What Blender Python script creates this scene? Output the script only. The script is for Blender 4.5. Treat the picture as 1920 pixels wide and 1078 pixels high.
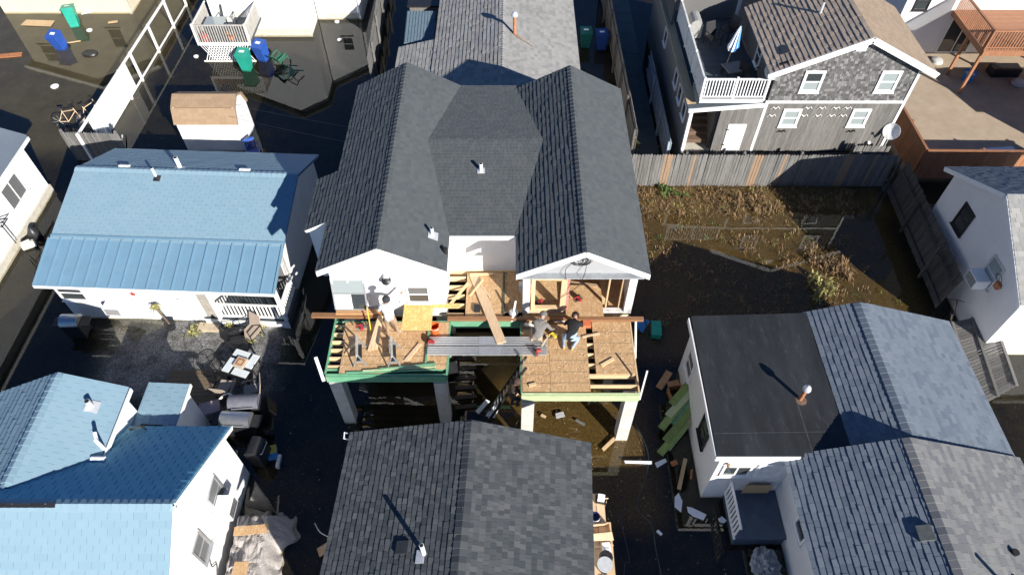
import bpy, math, random
from mathutils import Vector, Matrix, noise as mnoise
R = math.radians
random.seed(7)
for o in list(bpy.data.objects): bpy.data.objects.remove(o)
SC = bpy.context.scene
COL = SC.collection

# ------------------------------------------------------------------ camera
CAM_H = 20.8; TILT = math.atan(1041/1300)
cd = bpy.data.cameras.new('camera'); cam = bpy.data.objects.new('camera', cd); COL.objects.link(cam)
cam.location = (0, 0, CAM_H); cam.rotation_euler = (TILT, 0, 0)
cd.sensor_width = 36; cd.lens = 1300/1920*36; cd.clip_end = 2000; cd.clip_start = .1
SC.camera = cam
# ------------------------------------------------------------------ sky and sun
SUN_AZ = 126.5; SUN_EL = 26.0          # direction the shadows fall, height of the sun
w = bpy.data.worlds.new('World'); SC.world = w; w.use_nodes = True
nt = w.node_tree
bg = nt.nodes['Background']; sky = nt.nodes.new('ShaderNodeTexSky')
sky.sky_type = 'NISHITA'; sky.sun_disc = False
sky.sun_elevation = R(SUN_EL); sky.sun_rotation = R(143.5)
sky.air_density = 1.0; sky.dust_density = .0; sky.ozone_density = 10.0
nt.links.new(sky.outputs[0], bg.inputs[0]); bg.inputs[1].default_value = .055
sl = bpy.data.lights.new('sun', 'SUN'); sun = bpy.data.objects.new('sun', sl); COL.objects.link(sun)
sl.energy = 5; sl.angle = R(.5); sl.color = (1, .955, .88)
sd = Vector((math.cos(R(SUN_AZ))*math.cos(R(SUN_EL)), math.sin(R(SUN_AZ))*math.cos(R(SUN_EL)), -math.sin(R(SUN_EL))))
sun.rotation_euler = sd.to_track_quat('-Z', 'Y').to_euler(); sun.location = (30, -40, 40)
vs = SC.view_settings
vs.view_transform = 'Standard'; vs.look = 'None'; vs.exposure = .8; vs.gamma = 1

# ------------------------------------------------------------------ survey: photo pixel + height -> metres
def at(u, v, z=0):
    f = 1300; s, c = math.sin(TILT), math.cos(TILT)
    a, b = (u-960)/f, -(v-539)/f
    d = Vector((a, s+c*b, -c+s*b)); t = (z-CAM_H)/d.z
    return Vector((0, 0, CAM_H)) + d*t

# ------------------------------------------------------------------ mesh kit
class M:
    def __init__(s): s.v = []; s.f = []
    def add(s, vs, fs):
        n = len(s.v); s.v += [tuple(p) for p in vs]; s.f += [tuple(i+n for i in q) for q in fs]; return s
    def box(s, x0, x1, y0, y1, z0, z1):
        return s.add([(x0,y0,z0),(x1,y0,z0),(x1,y1,z0),(x0,y1,z0),(x0,y0,z1),(x1,y0,z1),(x1,y1,z1),(x0,y1,z1)],
                     [(3,2,1,0),(4,5,6,7),(0,1,5,4),(1,2,6,5),(2,3,7,6),(3,0,4,7)])
    def mbox(s, m, sx, sy, sz):     # box centred on a matrix
        P = [m @ Vector((x*sx/2, y*sy/2, z*sz/2)) for z in (-1,1) for (x,y) in ((-1,-1),(1,-1),(1,1),(-1,1))]
        return s.add(P, [(3,2,1,0),(4,5,6,7),(0,1,5,4),(1,2,6,5),(2,3,7,6),(3,0,4,7)])
    def beam(s, p, q, w, h, up=(0,0,1)):
        p, q = Vector(p), Vector(q); d = (q-p); L = d.length; d.normalize(); u = Vector(up)
        sd_ = d.cross(u)
        if sd_.length < 1e-4: sd_ = d.cross(Vector((1,0,0)))
        sd_.normalize(); u = sd_.cross(d)
        m = Matrix((sd_, d, u)).transposed().to_4x4(); m.translation = (p+q)/2
        return s.mbox(m, w, L, h)
    def tube(s, pts, r, n=8, cap=True):
        pts = [Vector(p) for p in pts]; rs = r if isinstance(r, (list, tuple)) else [r]*len(pts)
        V = []; F = []; prev = None
        for i, p in enumerate(pts):
            d = (pts[min(i+1, len(pts)-1)] - pts[max(i-1, 0)]).normalized()
            a = prev if prev else (Vector((0,0,1)) if abs(d.z) < .9 else Vector((1,0,0)))
            a = (a - d*a.dot(d)).normalized(); prev = a; b = d.cross(a)
            V += [p + (a*math.cos(2*math.pi*k/n) + b*math.sin(2*math.pi*k/n))*rs[i] for k in range(n)]
        for i in range(len(pts)-1):
            F += [(i*n+k, i*n+(k+1)%n, (i+1)*n+(k+1)%n, (i+1)*n+k) for k in range(n)]
        if cap: F += [tuple(range(n-1, -1, -1)), tuple((len(pts)-1)*n+k for k in range(n))]
        return s.add(V, F)
    def lathe(s, prof, n=16, m=None, sx=1, sy=1):
        V = []; F = []
        for (r, z) in prof:
            V += [Vector((r*sx*math.cos(2*math.pi*k/n), r*sy*math.sin(2*math.pi*k/n), z)) for k in range(n)]
        if m is not None: V = [m @ p for p in V]
        for i in range(len(prof)-1):
            F += [(i*n+k, i*n+(k+1)%n, (i+1)*n+(k+1)%n, (i+1)*n+k) for k in range(n)]
        if prof[0][0] > 1e-4: F.append(tuple(range(n-1, -1, -1)))
        if prof[-1][0] > 1e-4: F.append(tuple((len(prof)-1)*n+k for k in range(n)))
        return s.add(V, F)
    def slab(s, poly, d):           # planar polygon swept by vector d
        n = len(poly); d = Vector(d); a = [Vector(p) for p in poly]; b = [p+d for p in a]
        return s.add(a+b, [tuple(range(n-1,-1,-1)), tuple(range(n, 2*n))] + [(i, (i+1)%n, n+(i+1)%n, n+i) for i in range(n)])
    def face(s, poly): return s.add(poly, [tuple(range(len(poly)))])

FR = {}                              # world matrix of every thing
def mx(loc=(0,0,0), rz=0, rx=0, ry=0, sc=1):
    m = Matrix.Translation(loc) @ Matrix.Rotation(rz, 4, 'Z') @ Matrix.Rotation(ry, 4, 'Y') @ Matrix.Rotation(rx, 4, 'X')
    return m @ Matrix.Scale(sc, 4) if sc != 1 else m
def thing(name, label, cat, loc=(0,0,0), rz=0, group=None):
    o = bpy.data.objects.new(name, None); COL.objects.link(o); o.empty_display_size = .2
    o.location = loc; o.rotation_euler = (0,0,rz); o['label'] = label; o['category'] = cat
    if group: o['group'] = group
    FR[o.name] = mx(loc, rz); return o
def root(o):
    while o.parent: o = o.parent
    return o
def mesh(name, m, mat, smooth=False):
    me = bpy.data.meshes.new(name); me.from_pydata(m.v, [], m.f); me.materials.append(mat)
    if smooth: me.polygons.foreach_set('use_smooth', [True]*len(me.polygons))
    me.update(); return me
def obj(name, m, mat, parent=None, local=False, smooth=False, kind=None, label=None):
    me = mesh(name, m, mat, smooth)
    if parent and not local:
        me.transform(FR[root(parent).name].inverted())
    o = bpy.data.objects.new(name, me); COL.objects.link(o)
    if parent: o.parent = parent
    if kind: o['kind'] = kind
    if label: o['label'] = label
    if smooth:
        try: me.set_sharp_from_angle(angle=R(38))
        except Exception: pass
    return o
def inst(name, me, parent, m, local=False, kind=None):      # a piece that shares mesh data
    o = bpy.data.objects.new(name, me); COL.objects.link(o)
    if parent:
        o.parent = parent
        if not local: m = FR[root(parent).name].inverted() @ m
    o.matrix_basis = m; return o
def single(name, m, mat, label, cat, group=None, smooth=False, loc=None):
    if loc is None:
        xs = [p[0] for p in m.v]; ys = [p[1] for p in m.v]; zs = [p[2] for p in m.v]
        loc = ((min(xs)+max(xs))/2, (min(ys)+max(ys))/2, min(zs))
    m.v = [(p[0]-loc[0], p[1]-loc[1], p[2]-loc[2]) for p in m.v]
    o = obj(name, m, mat, None, smooth=smooth); o.location = loc
    o['label'] = label; o['category'] = cat
    if group: o['group'] = group
    FR[o.name] = mx(loc); return o
def struct(name, m, mat, kind='structure', smooth=False):
    o = obj(name, m, mat, None, smooth=smooth, kind=kind); FR[o.name] = Matrix(); return o
def copy_tree(o, parent=None):
    c = o.copy(); COL.objects.link(c)
    if parent: c.parent = parent
    for ch in list(o.children): copy_tree(ch, c)
    return c
def place(o, loc, rz, label):
    o.location = loc; o.rotation_euler = (0,0,rz); o['label'] = label; FR[o.name] = mx(loc, rz); return o

# ------------------------------------------------------------------ materials
MT = {}
def nodes(name):
    m = bpy.data.materials.new(name); m.use_nodes = True; t = m.node_tree
    b = t.nodes['Principled BSDF']; MT[name] = m
    return m, t, b
def N(t, k, **kw):
    n = t.nodes.new(k)
    for a, v in kw.items(): setattr(n, a, v)
    return n
def mixc(t, fac, a, b, blend='MIX'):
    n = N(t, 'ShaderNodeMix', data_type='RGBA', blend_type=blend)
    for s, x in ((n.inputs[0], fac), (n.inputs[6], a), (n.inputs[7], b)):
        if hasattr(x, 'links') or hasattr(x, 'is_linked'): t.links.new(x, s)
        elif isinstance(x, (int, float)): s.default_value = x
        else: s.default_value = (*x, 1)
    return n.outputs[2]
def math_(t, op, a, b=None, c=None, clamp=False):
    n = N(t, 'ShaderNodeMath', operation=op, use_clamp=clamp)
    for s, x in zip(n.inputs, (a, b, c)):
        if x is None: continue
        if isinstance(x, (int, float)): s.default_value = x
        else: t.links.new(x, s)
    return n.outputs[0]
def ramp(t, fac, a, b):
    n = N(t, 'ShaderNodeMapRange'); n.clamp = True; t.links.new(fac, n.inputs[0])
    n.inputs[1].default_value = a; n.inputs[2].default_value = b; return n.outputs[0]
def tex(t, scale, detail=4, kind='noise', rough=.6, stretch=None, coord='Object', rndoff=True):
    tc = N(t, 'ShaderNodeTexCoord'); vec = tc.outputs[coord]
    if rndoff:
        oi = N(t, 'ShaderNodeObjectInfo'); v = N(t, 'ShaderNodeVectorMath', operation='MULTIPLY_ADD')
        t.links.new(oi.outputs['Random'], v.inputs[0]); v.inputs[1].default_value = (37, 17, 29); t.links.new(vec, v.inputs[2]); vec = v.outputs[0]
    if stretch:
        mp = N(t, 'ShaderNodeMapping'); mp.inputs['Scale'].default_value = stretch; t.links.new(vec, mp.inputs[0]); vec = mp.outputs[0]
    if kind == 'noise':
        n = N(t, 'ShaderNodeTexNoise'); n.inputs['Scale'].default_value = scale; n.inputs['Detail'].default_value = detail; n.inputs['Roughness'].default_value = rough
        t.links.new(vec, n.inputs['Vector']); return n.outputs[0]
    n = N(t, 'ShaderNodeTexVoronoi'); n.inputs['Scale'].default_value = scale; t.links.new(vec, n.inputs['Vector']); return n
def bump(t, b, h, strength=.3, dist=.02):
    n = N(t, 'ShaderNodeBump'); n.inputs['Strength'].default_value = strength; n.inputs['Distance'].default_value = dist
    t.links.new(h, n.inputs['Height']); t.links.new(n.outputs[0], b.inputs['Normal'])
def rnd(t):                          # random per piece, whether joined island or own object
    g = N(t, 'ShaderNodeNewGeometry'); oi = N(t, 'ShaderNodeObjectInfo')
    return math_(t, 'FRACT', math_(t, 'MULTIPLY_ADD', oi.outputs['Random'], 7.31, g.outputs['Random Per Island']))
def plain(name, col, rough=.6, var=.18, scale=6, metal=0, stretch=None, bmp=.15, dirt=None, spec=.5, piece=0):
    m, t, b = nodes(name)
    n = tex(t, scale, 5, stretch=stretch)
    lo = tuple(c*(1-var) for c in col); hi = tuple(min(1, c*(1+var)) for c in col)
    c = mixc(t, ramp(t, n, .3, .7), lo, hi)
    if dirt:
        d = tex(t, scale*.35, 6, rough=.7); c = mixc(t, math_(t, 'MULTIPLY', ramp(t, d, .52, .72), dirt[1]), c, dirt[0])
    if piece:
        k = math_(t, 'MULTIPLY_ADD', rnd(t), 2*piece, 1-piece); v = N(t, 'ShaderNodeCombineColor')
        for i in range(3): t.links.new(k, v.inputs[i])
        c = mixc(t, 1.0, c, v.outputs[0], 'MULTIPLY')
    t.links.new(c, b.inputs['Base Color']); b.inputs['Roughness'].default_value = rough; b.inputs['Metallic'].default_value = metal
    b.inputs['Specular IOR Level'].default_value = spec
    if bmp: bump(t, b, n, bmp, .01)
    return m
def shingle(name, cols, rough=.9, wear=None, gran=.25):
    m, t, b = nodes(name)
    r = rnd(t)
    cr = N(t, 'ShaderNodeValToRGB'); t.links.new(r, cr.inputs[0]); cr.color_ramp.interpolation = 'LINEAR'
    e = cr.color_ramp.elements
    while len(e) < len(cols): e.new(.5)
    for i, c in enumerate(cols): e[i].position = i/len(cols); e[i].color = (*c, 1)
    g = tex(t, 90, 3, rndoff=False); big = tex(t, .55, 5, rndoff=False, coord='Object', rough=.65)
    c = mixc(t, gran, cr.outputs[0], mixc(t, ramp(t, g, .3, .7), (.02,.02,.02), (.75,.75,.75)), 'SOFT_LIGHT')
    if wear: c = mixc(t, math_(t, 'MULTIPLY', ramp(t, big, .45, .75), wear[1]), c, wear[0])
    t.links.new(c, b.inputs['Base Color']); b.inputs['Roughness'].default_value = rough; b.inputs['Specular IOR Level'].default_value = .25
    bump(t, b, g, .25, .006); return m
def glass_mat(name, col):
    m, t, b = nodes(name); b.inputs['Base Color'].default_value = (*col, 1); b.inputs['Roughness'].default_value = .04
    b.inputs['Specular IOR Level'].default_value = .9
    n = tex(t, 1.5, 2); bump(t, b, n, .05, .02); return m
def siding(name, col, pitch=.12, dirt=((.35,.33,.28),.25)):
    m, t, b = nodes(name)
    tc = N(t, 'ShaderNodeTexCoord'); sx = N(t, 'ShaderNodeSeparateXYZ'); t.links.new(tc.outputs['Object'], sx.inputs[0])
    saw = math_(t, 'FRACT', math_(t, 'DIVIDE', sx.outputs[2], pitch))
    n = tex(t, 2.2, 5, stretch=(1,1,.4)); c = mixc(t, ramp(t, n, .3, .7), tuple(x*.95 for x in col), col)
    d = tex(t, 1.1, 6, rough=.75, stretch=(1,1,.35)); c = mixc(t, math_(t, 'MULTIPLY', ramp(t, d, .55, .75), dirt[1]), c, dirt[0])
    t.links.new(c, b.inputs['Base Color']); b.inputs['Roughness'].default_value = .55
    bump(t, b, math_(t, 'SUBTRACT', 1.0, saw), .5, .012); return m
def osb_mat(name, a, b_, c_, line=True):
    m, t, b = nodes(name)
    v = tex(t, 26, kind='vor', stretch=(1,.45,1)); n = tex(t, 9, 5); n2 = tex(t, 70, 3, stretch=(1,.3,1))
    sep = N(t, 'ShaderNodeSeparateColor'); t.links.new(v.outputs['Color'], sep.inputs[0])
    c = mixc(t, sep.outputs[0], a, b_); c = mixc(t, ramp(t, math_(t, 'MULTIPLY', sep.outputs[1], n2), .3, .62), c, c_)
    c = mixc(t, math_(t, 'MULTIPLY', ramp(t, n, .5, .75), .35), c, tuple(x*.55 for x in a))
    t.links.new(c, b.inputs['Base Color']); b.inputs['Roughness'].default_value = .7; bump(t, b, sep.outputs[2], .15, .004); return m

G1 = [(.090,.098,.102),(.115,.123,.127),(.135,.143,.147),(.10,.112,.12),(.15,.155,.155)]
sh_main = shingle('dark_grey_shingle', [(.082,.092,.098),(.090,.101,.107),(.098,.108,.114),(.086,.097,.104),(.104,.113,.118)], wear=((.115,.122,.127),.15))
sh_front = shingle('mixed_grey_shingle', [(.052,.06,.066),(.092,.10,.106),(.062,.07,.077),(.106,.112,.117),(.072,.08,.087),(.118,.122,.125),(.058,.066,.073)])
sh_light = shingle('pale_grey_shingle', [(.30,.295,.285),(.33,.325,.31),(.36,.35,.335),(.27,.27,.265)], wear=((.2,.19,.17),.5))
sh_right = shingle('weathered_grey_shingle', [(.13,.16,.20),(.155,.185,.225),(.18,.21,.25),(.115,.145,.185),(.165,.195,.235)], wear=((.21,.235,.26),.35))
sh_brown = shingle('brown_shingle', [(.40,.32,.25),(.44,.35,.28),(.37,.30,.235),(.42,.335,.265)], wear=((.5,.41,.33),.4))
sh_tan = shingle('tan_shingle', [(.32,.225,.145),(.335,.235,.152),(.345,.245,.158),(.31,.215,.138)])
sh_blue = shingle('blue_painted_shingle', [(.225,.34,.415),(.235,.35,.425),(.215,.33,.405),(.23,.345,.415)], rough=.6, wear=((.26,.365,.43),.5), gran=.08)
sh_bluedk = shingle('blue_painted_old_shingle', [(.17,.43,.55),(.18,.445,.565),(.16,.415,.535),(.19,.455,.575)], rough=.55, wear=((.22,.46,.56),.4), gran=.08)  # shaded back slope copy of the blue roof, shade tint put into its colour
sh_cedar = shingle('weathered_cedar', [(.06,.058,.057),(.13,.126,.124),(.09,.088,.087),(.17,.166,.163),(.075,.073,.072),(.22,.215,.21)], wear=((.17,.165,.16),.35))
white = siding('white_vinyl_siding', (.8,.8,.79))
trimw = plain('white_trim', (.82,.82,.81), .45, .04, 5, bmp=.05, dirt=((.5,.48,.43),.25))
oldwhite = plain('peeling_white_paint', (.68,.67,.64), .7, .12, 9, dirt=((.22,.2,.18),.8))
beige = siding('beige_siding', (.62,.56,.43), .18)
gableg = siding('light_grey_gable_board', (.37,.37,.38), .3)
cream = plain('cream_foundation', (.5,.47,.4), .8, .15)
lum = plain('new_pine_lumber', (.66,.47,.27), .65, .16, 4, stretch=(12,1,12), piece=.14)
lumx = plain('new_pine_lumber_cross', (.68,.49,.28), .65, .16, 4, stretch=(1,12,12), piece=.14)
brownl = plain('brown_plank', (.26,.13,.06), .7, .22, 4, stretch=(1,12,12))
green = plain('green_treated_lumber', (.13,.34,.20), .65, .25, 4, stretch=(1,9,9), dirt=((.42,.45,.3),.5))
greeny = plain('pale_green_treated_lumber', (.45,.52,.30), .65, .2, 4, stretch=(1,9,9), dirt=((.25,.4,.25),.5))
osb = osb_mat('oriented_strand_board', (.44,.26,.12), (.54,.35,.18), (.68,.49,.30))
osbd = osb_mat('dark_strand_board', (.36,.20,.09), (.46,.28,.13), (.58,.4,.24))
osbn = osb_mat('new_strand_board', (.72,.40,.12), (.80,.50,.18), (.88,.66,.32))
conc = plain('concrete_pier', (.50,.49,.46), .85, .12, 3, dirt=((.3,.28,.24),.5))
chalk = plain('chalk_line', (.12,.09,.07), .9, .1, 4, bmp=0)
alum = plain('aluminium', (.62,.63,.64), .38, .08, 8, metal=.7)
steel = plain('brushed_steel', (.55,.56,.57), .3, .08, 8, metal=.85)
galv = plain('galvanised_pipe', (.68,.69,.70), .4, .1, 8, metal=.4)
rust = plain('rusty_pipe', (.42,.17,.07), .85, .3, 12, dirt=((.2,.07,.03),.6))
pvc = plain('white_pvc', (.85,.85,.84), .35, .03, 4, bmp=0)
black = plain('black_plastic', (.018,.018,.02), .45, .2, 6)
darkm = plain('dark_metal', (.035,.035,.038), .4, .2, 6, metal=.4)
dark = plain('dark_interior', (.015,.013,.012), .9, .2, 3, bmp=0)
cedar = plain('grey_weathered_board', (.15,.142,.132), .85, .28, 3, stretch=(9,9,.7), dirt=((.12,.11,.1),.5), piece=.2)
cedarn = plain('newer_tan_board', (.27,.185,.12), .8, .2, 3, stretch=(9,9,.7))
fencegr = plain('silver_fence_picket', (.15,.145,.138), .85, .3, 3, stretch=(9,9,.7), dirt=((.08,.077,.073),.5), piece=.2)
redwood = plain('stained_red_wood', (.32,.145,.072), .6, .22, 3, stretch=(6,6,1), piece=.12)
deckgr = plain('grey_deck_board', (.065,.08,.095), .8, .2, 3, stretch=(1,6,6), piece=.12)
deckbl = plain('blue_grey_painted_deck', (.06,.09,.14), .6, .2, 3)
tanw = plain('bare_tan_plank', (.62,.44,.28), .75, .15, 4, stretch=(9,1,9), piece=.1)
ply = plain('plywood_sheet', (.55,.39,.22), .7, .14, 3, stretch=(8,1,8), dirt=((.35,.25,.15),.4))
glass = glass_mat('window_glass', (.045,.052,.055))
glassl = glass_mat('pale_window_glass', (.30,.34,.34))
screen = plain('insect_screen', (.13,.135,.135), .6, .1, 40, bmp=0)
blind = plain('window_blind', (.62,.6,.55), .7, .06, 4)
binblue = plain('blue_bin_plastic', (.025,.085,.36), .4, .12, 5)
bingreen = plain('teal_green_bin_plastic', (.02,.30,.22), .4, .12, 5)
chairgr = plain('green_chair_plastic', (.03,.14,.08), .45, .15, 5)
orange = plain('orange_bucket', (.7,.13,.03), .45, .08, 5)
redp = plain('red_plastic', (.33,.03,.028), .4, .15, 5)
yellow = plain('yellow_plastic', (.6,.45,.04), .4, .1, 5)
bluep = plain('blue_tarp', (.04,.22,.55), .5, .15, 5)
tanfab = plain('tan_sling_fabric', (.42,.34,.27), .8, .12, 20)
skin = plain('skin', (.48,.27,.19), .55, .06, 12, bmp=0)
foam = plain('white_foam_board', (.74,.77,.82), .7, .06, 8)
tile = plain('white_ceramic_table_tile', (.66,.70,.71), .25, .05, 8)
greywood = plain('bare_grey_wood', (.40,.38,.35), .8, .2, 5)
lime = plain('lime_green_lumber', (.22,.31,.09), .65, .25, 4, stretch=(6,1,6), dirt=((.4,.38,.2),.5), piece=.2)
wetw = plain('wet_dark_plank', (.05,.042,.034), .6, .3, 4)  # much darker than the other plank colours
leafm = plain('green_leaf', (.09,.15,.035), .6, .35, 3, piece=.3)
dryleaf = plain('dry_weed', (.20,.125,.06), .85, .4, 3, piece=.5)
yleaf = plain('yellow_green_leaf', (.27,.25,.085), .7, .3, 3, piece=.4)
cableb = plain('black_cable', (.012,.012,.012), .5, .1, 4, bmp=0)
rubber = plain('rubber_membrane', (.055,.058,.06), .55, .2, 1.2)
# ------------------------------------------------------------------ ground, water, sheets
def smooth(a, b, x):
    t = max(0, min(1, (x-a)/(b-a))); return t*t*(3-2*t)
def rect(x, y, x0, x1, y0, y1, s):
    return smooth(x0-s, x0+s, x)*(1-smooth(x1-s, x1+s, x))*smooth(y0-s, y0+s, y)*(1-smooth(y1-s, y1+s, y))
def gravel_w(x, y): return rect(x, y, -14.5+.5*mnoise.noise((0,y*.4,1)), -8.2, 11.6, 15.6, .6)
def sand_w(x, y): return rect(x, y, 17.3, 60, 22.9, 60, .12)
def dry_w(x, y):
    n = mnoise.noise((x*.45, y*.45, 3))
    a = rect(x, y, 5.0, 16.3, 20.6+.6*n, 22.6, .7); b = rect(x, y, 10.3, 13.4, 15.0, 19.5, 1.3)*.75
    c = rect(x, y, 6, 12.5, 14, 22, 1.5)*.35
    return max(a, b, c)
def road_w(x, y): return rect(x, y, -60, -18.6, 24.5, 60, .8)
def gh(x, y):
    n = mnoise.noise((x*.35, y*.35, 0))*.6 + mnoise.noise((x*1.3, y*1.3, 5))*.3 + mnoise.noise((x*4, y*4, 9))*.1
    z = -.085 + n*.045
    z += dry_w(x, y)*.10
    g = gravel_w(x, y); z += g*(.085 + .06*smooth(-13.5, -9.5, x))
    z = z*(1-sand_w(x, y)) + .05*sand_w(x, y)
    z += rect(x, y, -28.5, -24.2, 28.5, 33.5, 1.2)*.07
    z += rect(x, y, .2, 4.2, 7.8, 13, .8)*.03
    return z
def axis(lo, mid0, mid1, hi, step):
    a = []; x = mid0
    while x <= mid1+1e-6: a.append(x); x += step
    l = []; s = step*2; x = mid0-s
    while x > lo: l.append(x); s *= 1.5; x -= s
    h = []; s = step*2; x = a[-1]+s
    while x < hi: h.append(x); s *= 1.5; x += s
    return [lo]+l[::-1]+a+h+[hi]
xs = axis(-600, -30, 26, 600, .28); ys = axis(-300, 3, 40, 900, .28)
gm = M(); nx = len(xs)
gm.v = [(x, y, gh(x, y) if -40 < x < 40 and -5 < y < 50 else -.085) for y in ys for x in xs]
gm.f = [(j*nx+i, j*nx+i+1, (j+1)*nx+i+1, (j+1)*nx+i) for j in range(len(ys)-1) for i in range(nx-1)]
m, t, b = nodes('flooded_mud')
tc = N(t, 'ShaderNodeTexCoord')
n1 = tex(t, 1.2, 8, rough=.7, rndoff=False); n2 = tex(t, 14, 5, rndoff=False, rough=.7); n3 = tex(t, .25, 3, rndoff=False)
v1 = tex(t, 22, kind='vor', rndoff=False); v2 = tex(t, 34, kind='vor', rndoff=False)
c = mixc(t, ramp(t, n1, .35, .65), (.007,.0062,.0045), (.024,.019,.010))  # mud base coloured extra dark, deepening the shade between the houses
c = mixc(t, ramp(t, n2, .5, .75), c, (.034,.027,.014))
sp = N(t, 'ShaderNodeSeparateColor'); t.links.new(v1.outputs['Color'], sp.inputs[0])
lit = math_(t, 'MULTIPLY', math_(t, 'GREATER_THAN', sp.outputs[0], .93), math_(t, 'LESS_THAN', v1.outputs['Distance'], .32))
c = mixc(t, lit, c, (.1,.08,.045))
c = mixc(t, math_(t, 'MULTIPLY', ramp(t, n3, .5, .7), .6), c, (.008,.010,.007))
def attr(name): a = N(t, 'ShaderNodeAttribute'); a.attribute_name = name; return a.outputs['Fac']
sg = N(t, 'ShaderNodeSeparateColor'); t.links.new(v2.outputs['Color'], sg.inputs[0])
gcol = mixc(t, sg.outputs[0], (.08,.08,.082), (.36,.355,.345)); gcol = mixc(t, ramp(t, n1, .4, .7), gcol, (.05,.046,.04))
c = mixc(t, attr('gravel'), c, gcol)
scol = mixc(t, ramp(t, n1, .3, .7), (.36,.28,.20), (.46,.37,.27)); scol = mixc(t, math_(t, 'MULTIPLY', ramp(t, n2, .55, .75), .5), scol, (.26,.2,.14))
c = mixc(t, attr('sand'), c, scol)
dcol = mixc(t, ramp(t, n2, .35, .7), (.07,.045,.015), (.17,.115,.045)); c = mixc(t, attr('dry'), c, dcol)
rcol = mixc(t, ramp(t, n1, .35, .65), (.075,.066,.047), (.105,.095,.07)); c = mixc(t, attr('road'), c, rcol)
t.links.new(c, b.inputs['Base Color']); b.inputs['Roughness'].default_value = .9; b.inputs['Specular IOR Level'].default_value = .2
hb = math_(t, 'ADD', math_(t, 'MULTIPLY', n2, .6), math_(t, 'MULTIPLY', v2.outputs['Distance'], .5))
bump(t, b, hb, .6, .03)
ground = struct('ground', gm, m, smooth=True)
for nm, fn in (('gravel', gravel_w), ('sand', sand_w), ('dry', lambda x, y: max(dry_w(x, y), .8*rect(x, y, 4.4, 15.6, 13.4, 22.4, .4), .95*rect(x, y, -.6, 4.6, 7.4, 12.6, .5))), ('road', road_w)):  # brown yard soil and porch patch kept lighter, their sunlight put into the colour
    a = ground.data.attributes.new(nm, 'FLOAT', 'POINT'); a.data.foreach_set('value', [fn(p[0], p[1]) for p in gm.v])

m, t, b = nodes('flood_water'); t.nodes.remove(b); out = t.nodes['Material Output']
tr = N(t, 'ShaderNodeBsdfTransparent'); tr.inputs[0].default_value = (.86,.83,.72,1)
gl = N(t, 'ShaderNodeBsdfGlossy'); gl.inputs['Roughness'].default_value = .012; gl.inputs['Color'].default_value = (.95,.97,1,1)
lw = N(t, 'ShaderNodeLayerWeight'); lw.inputs[0].default_value = .5
fac = math_(t, 'MULTIPLY_ADD', math_(t, 'POWER', lw.outputs['Facing'], 5.0), .95, .042)
mxs = N(t, 'ShaderNodeMixShader'); t.links.new(fac, mxs.inputs[0]); t.links.new(tr.outputs[0], mxs.inputs[1]); t.links.new(gl.outputs[0], mxs.inputs[2]); t.links.new(mxs.outputs[0], out.inputs[0])
wn = tex(t, 1.6, 3, rndoff=False); wn2 = tex(t, 9, 2, rndoff=False); bm = N(t, 'ShaderNodeBump'); bm.inputs['Strength'].default_value = .022; bm.inputs['Distance'].default_value = .03
t.links.new(math_(t, 'ADD', wn, math_(t, 'MULTIPLY', wn2, .03)), bm.inputs['Height']); t.links.new(bm.outputs[0], gl.inputs['Normal'])
struct('water', M().face([(-600,-300,0),(600,-300,0),(600,900,0),(-600,900,0)]), m)
pth = M()
for k in range(9): pth.box(5.6+.02*math.sin(k*3), 6.7, 22.4+k*2.0, 24.38+k*2.0, -.06, .004+.004*(k%3))
struct('path', pth, plain('wet_concrete_path', (.07,.08,.078), .6, .2, 2))
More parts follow.
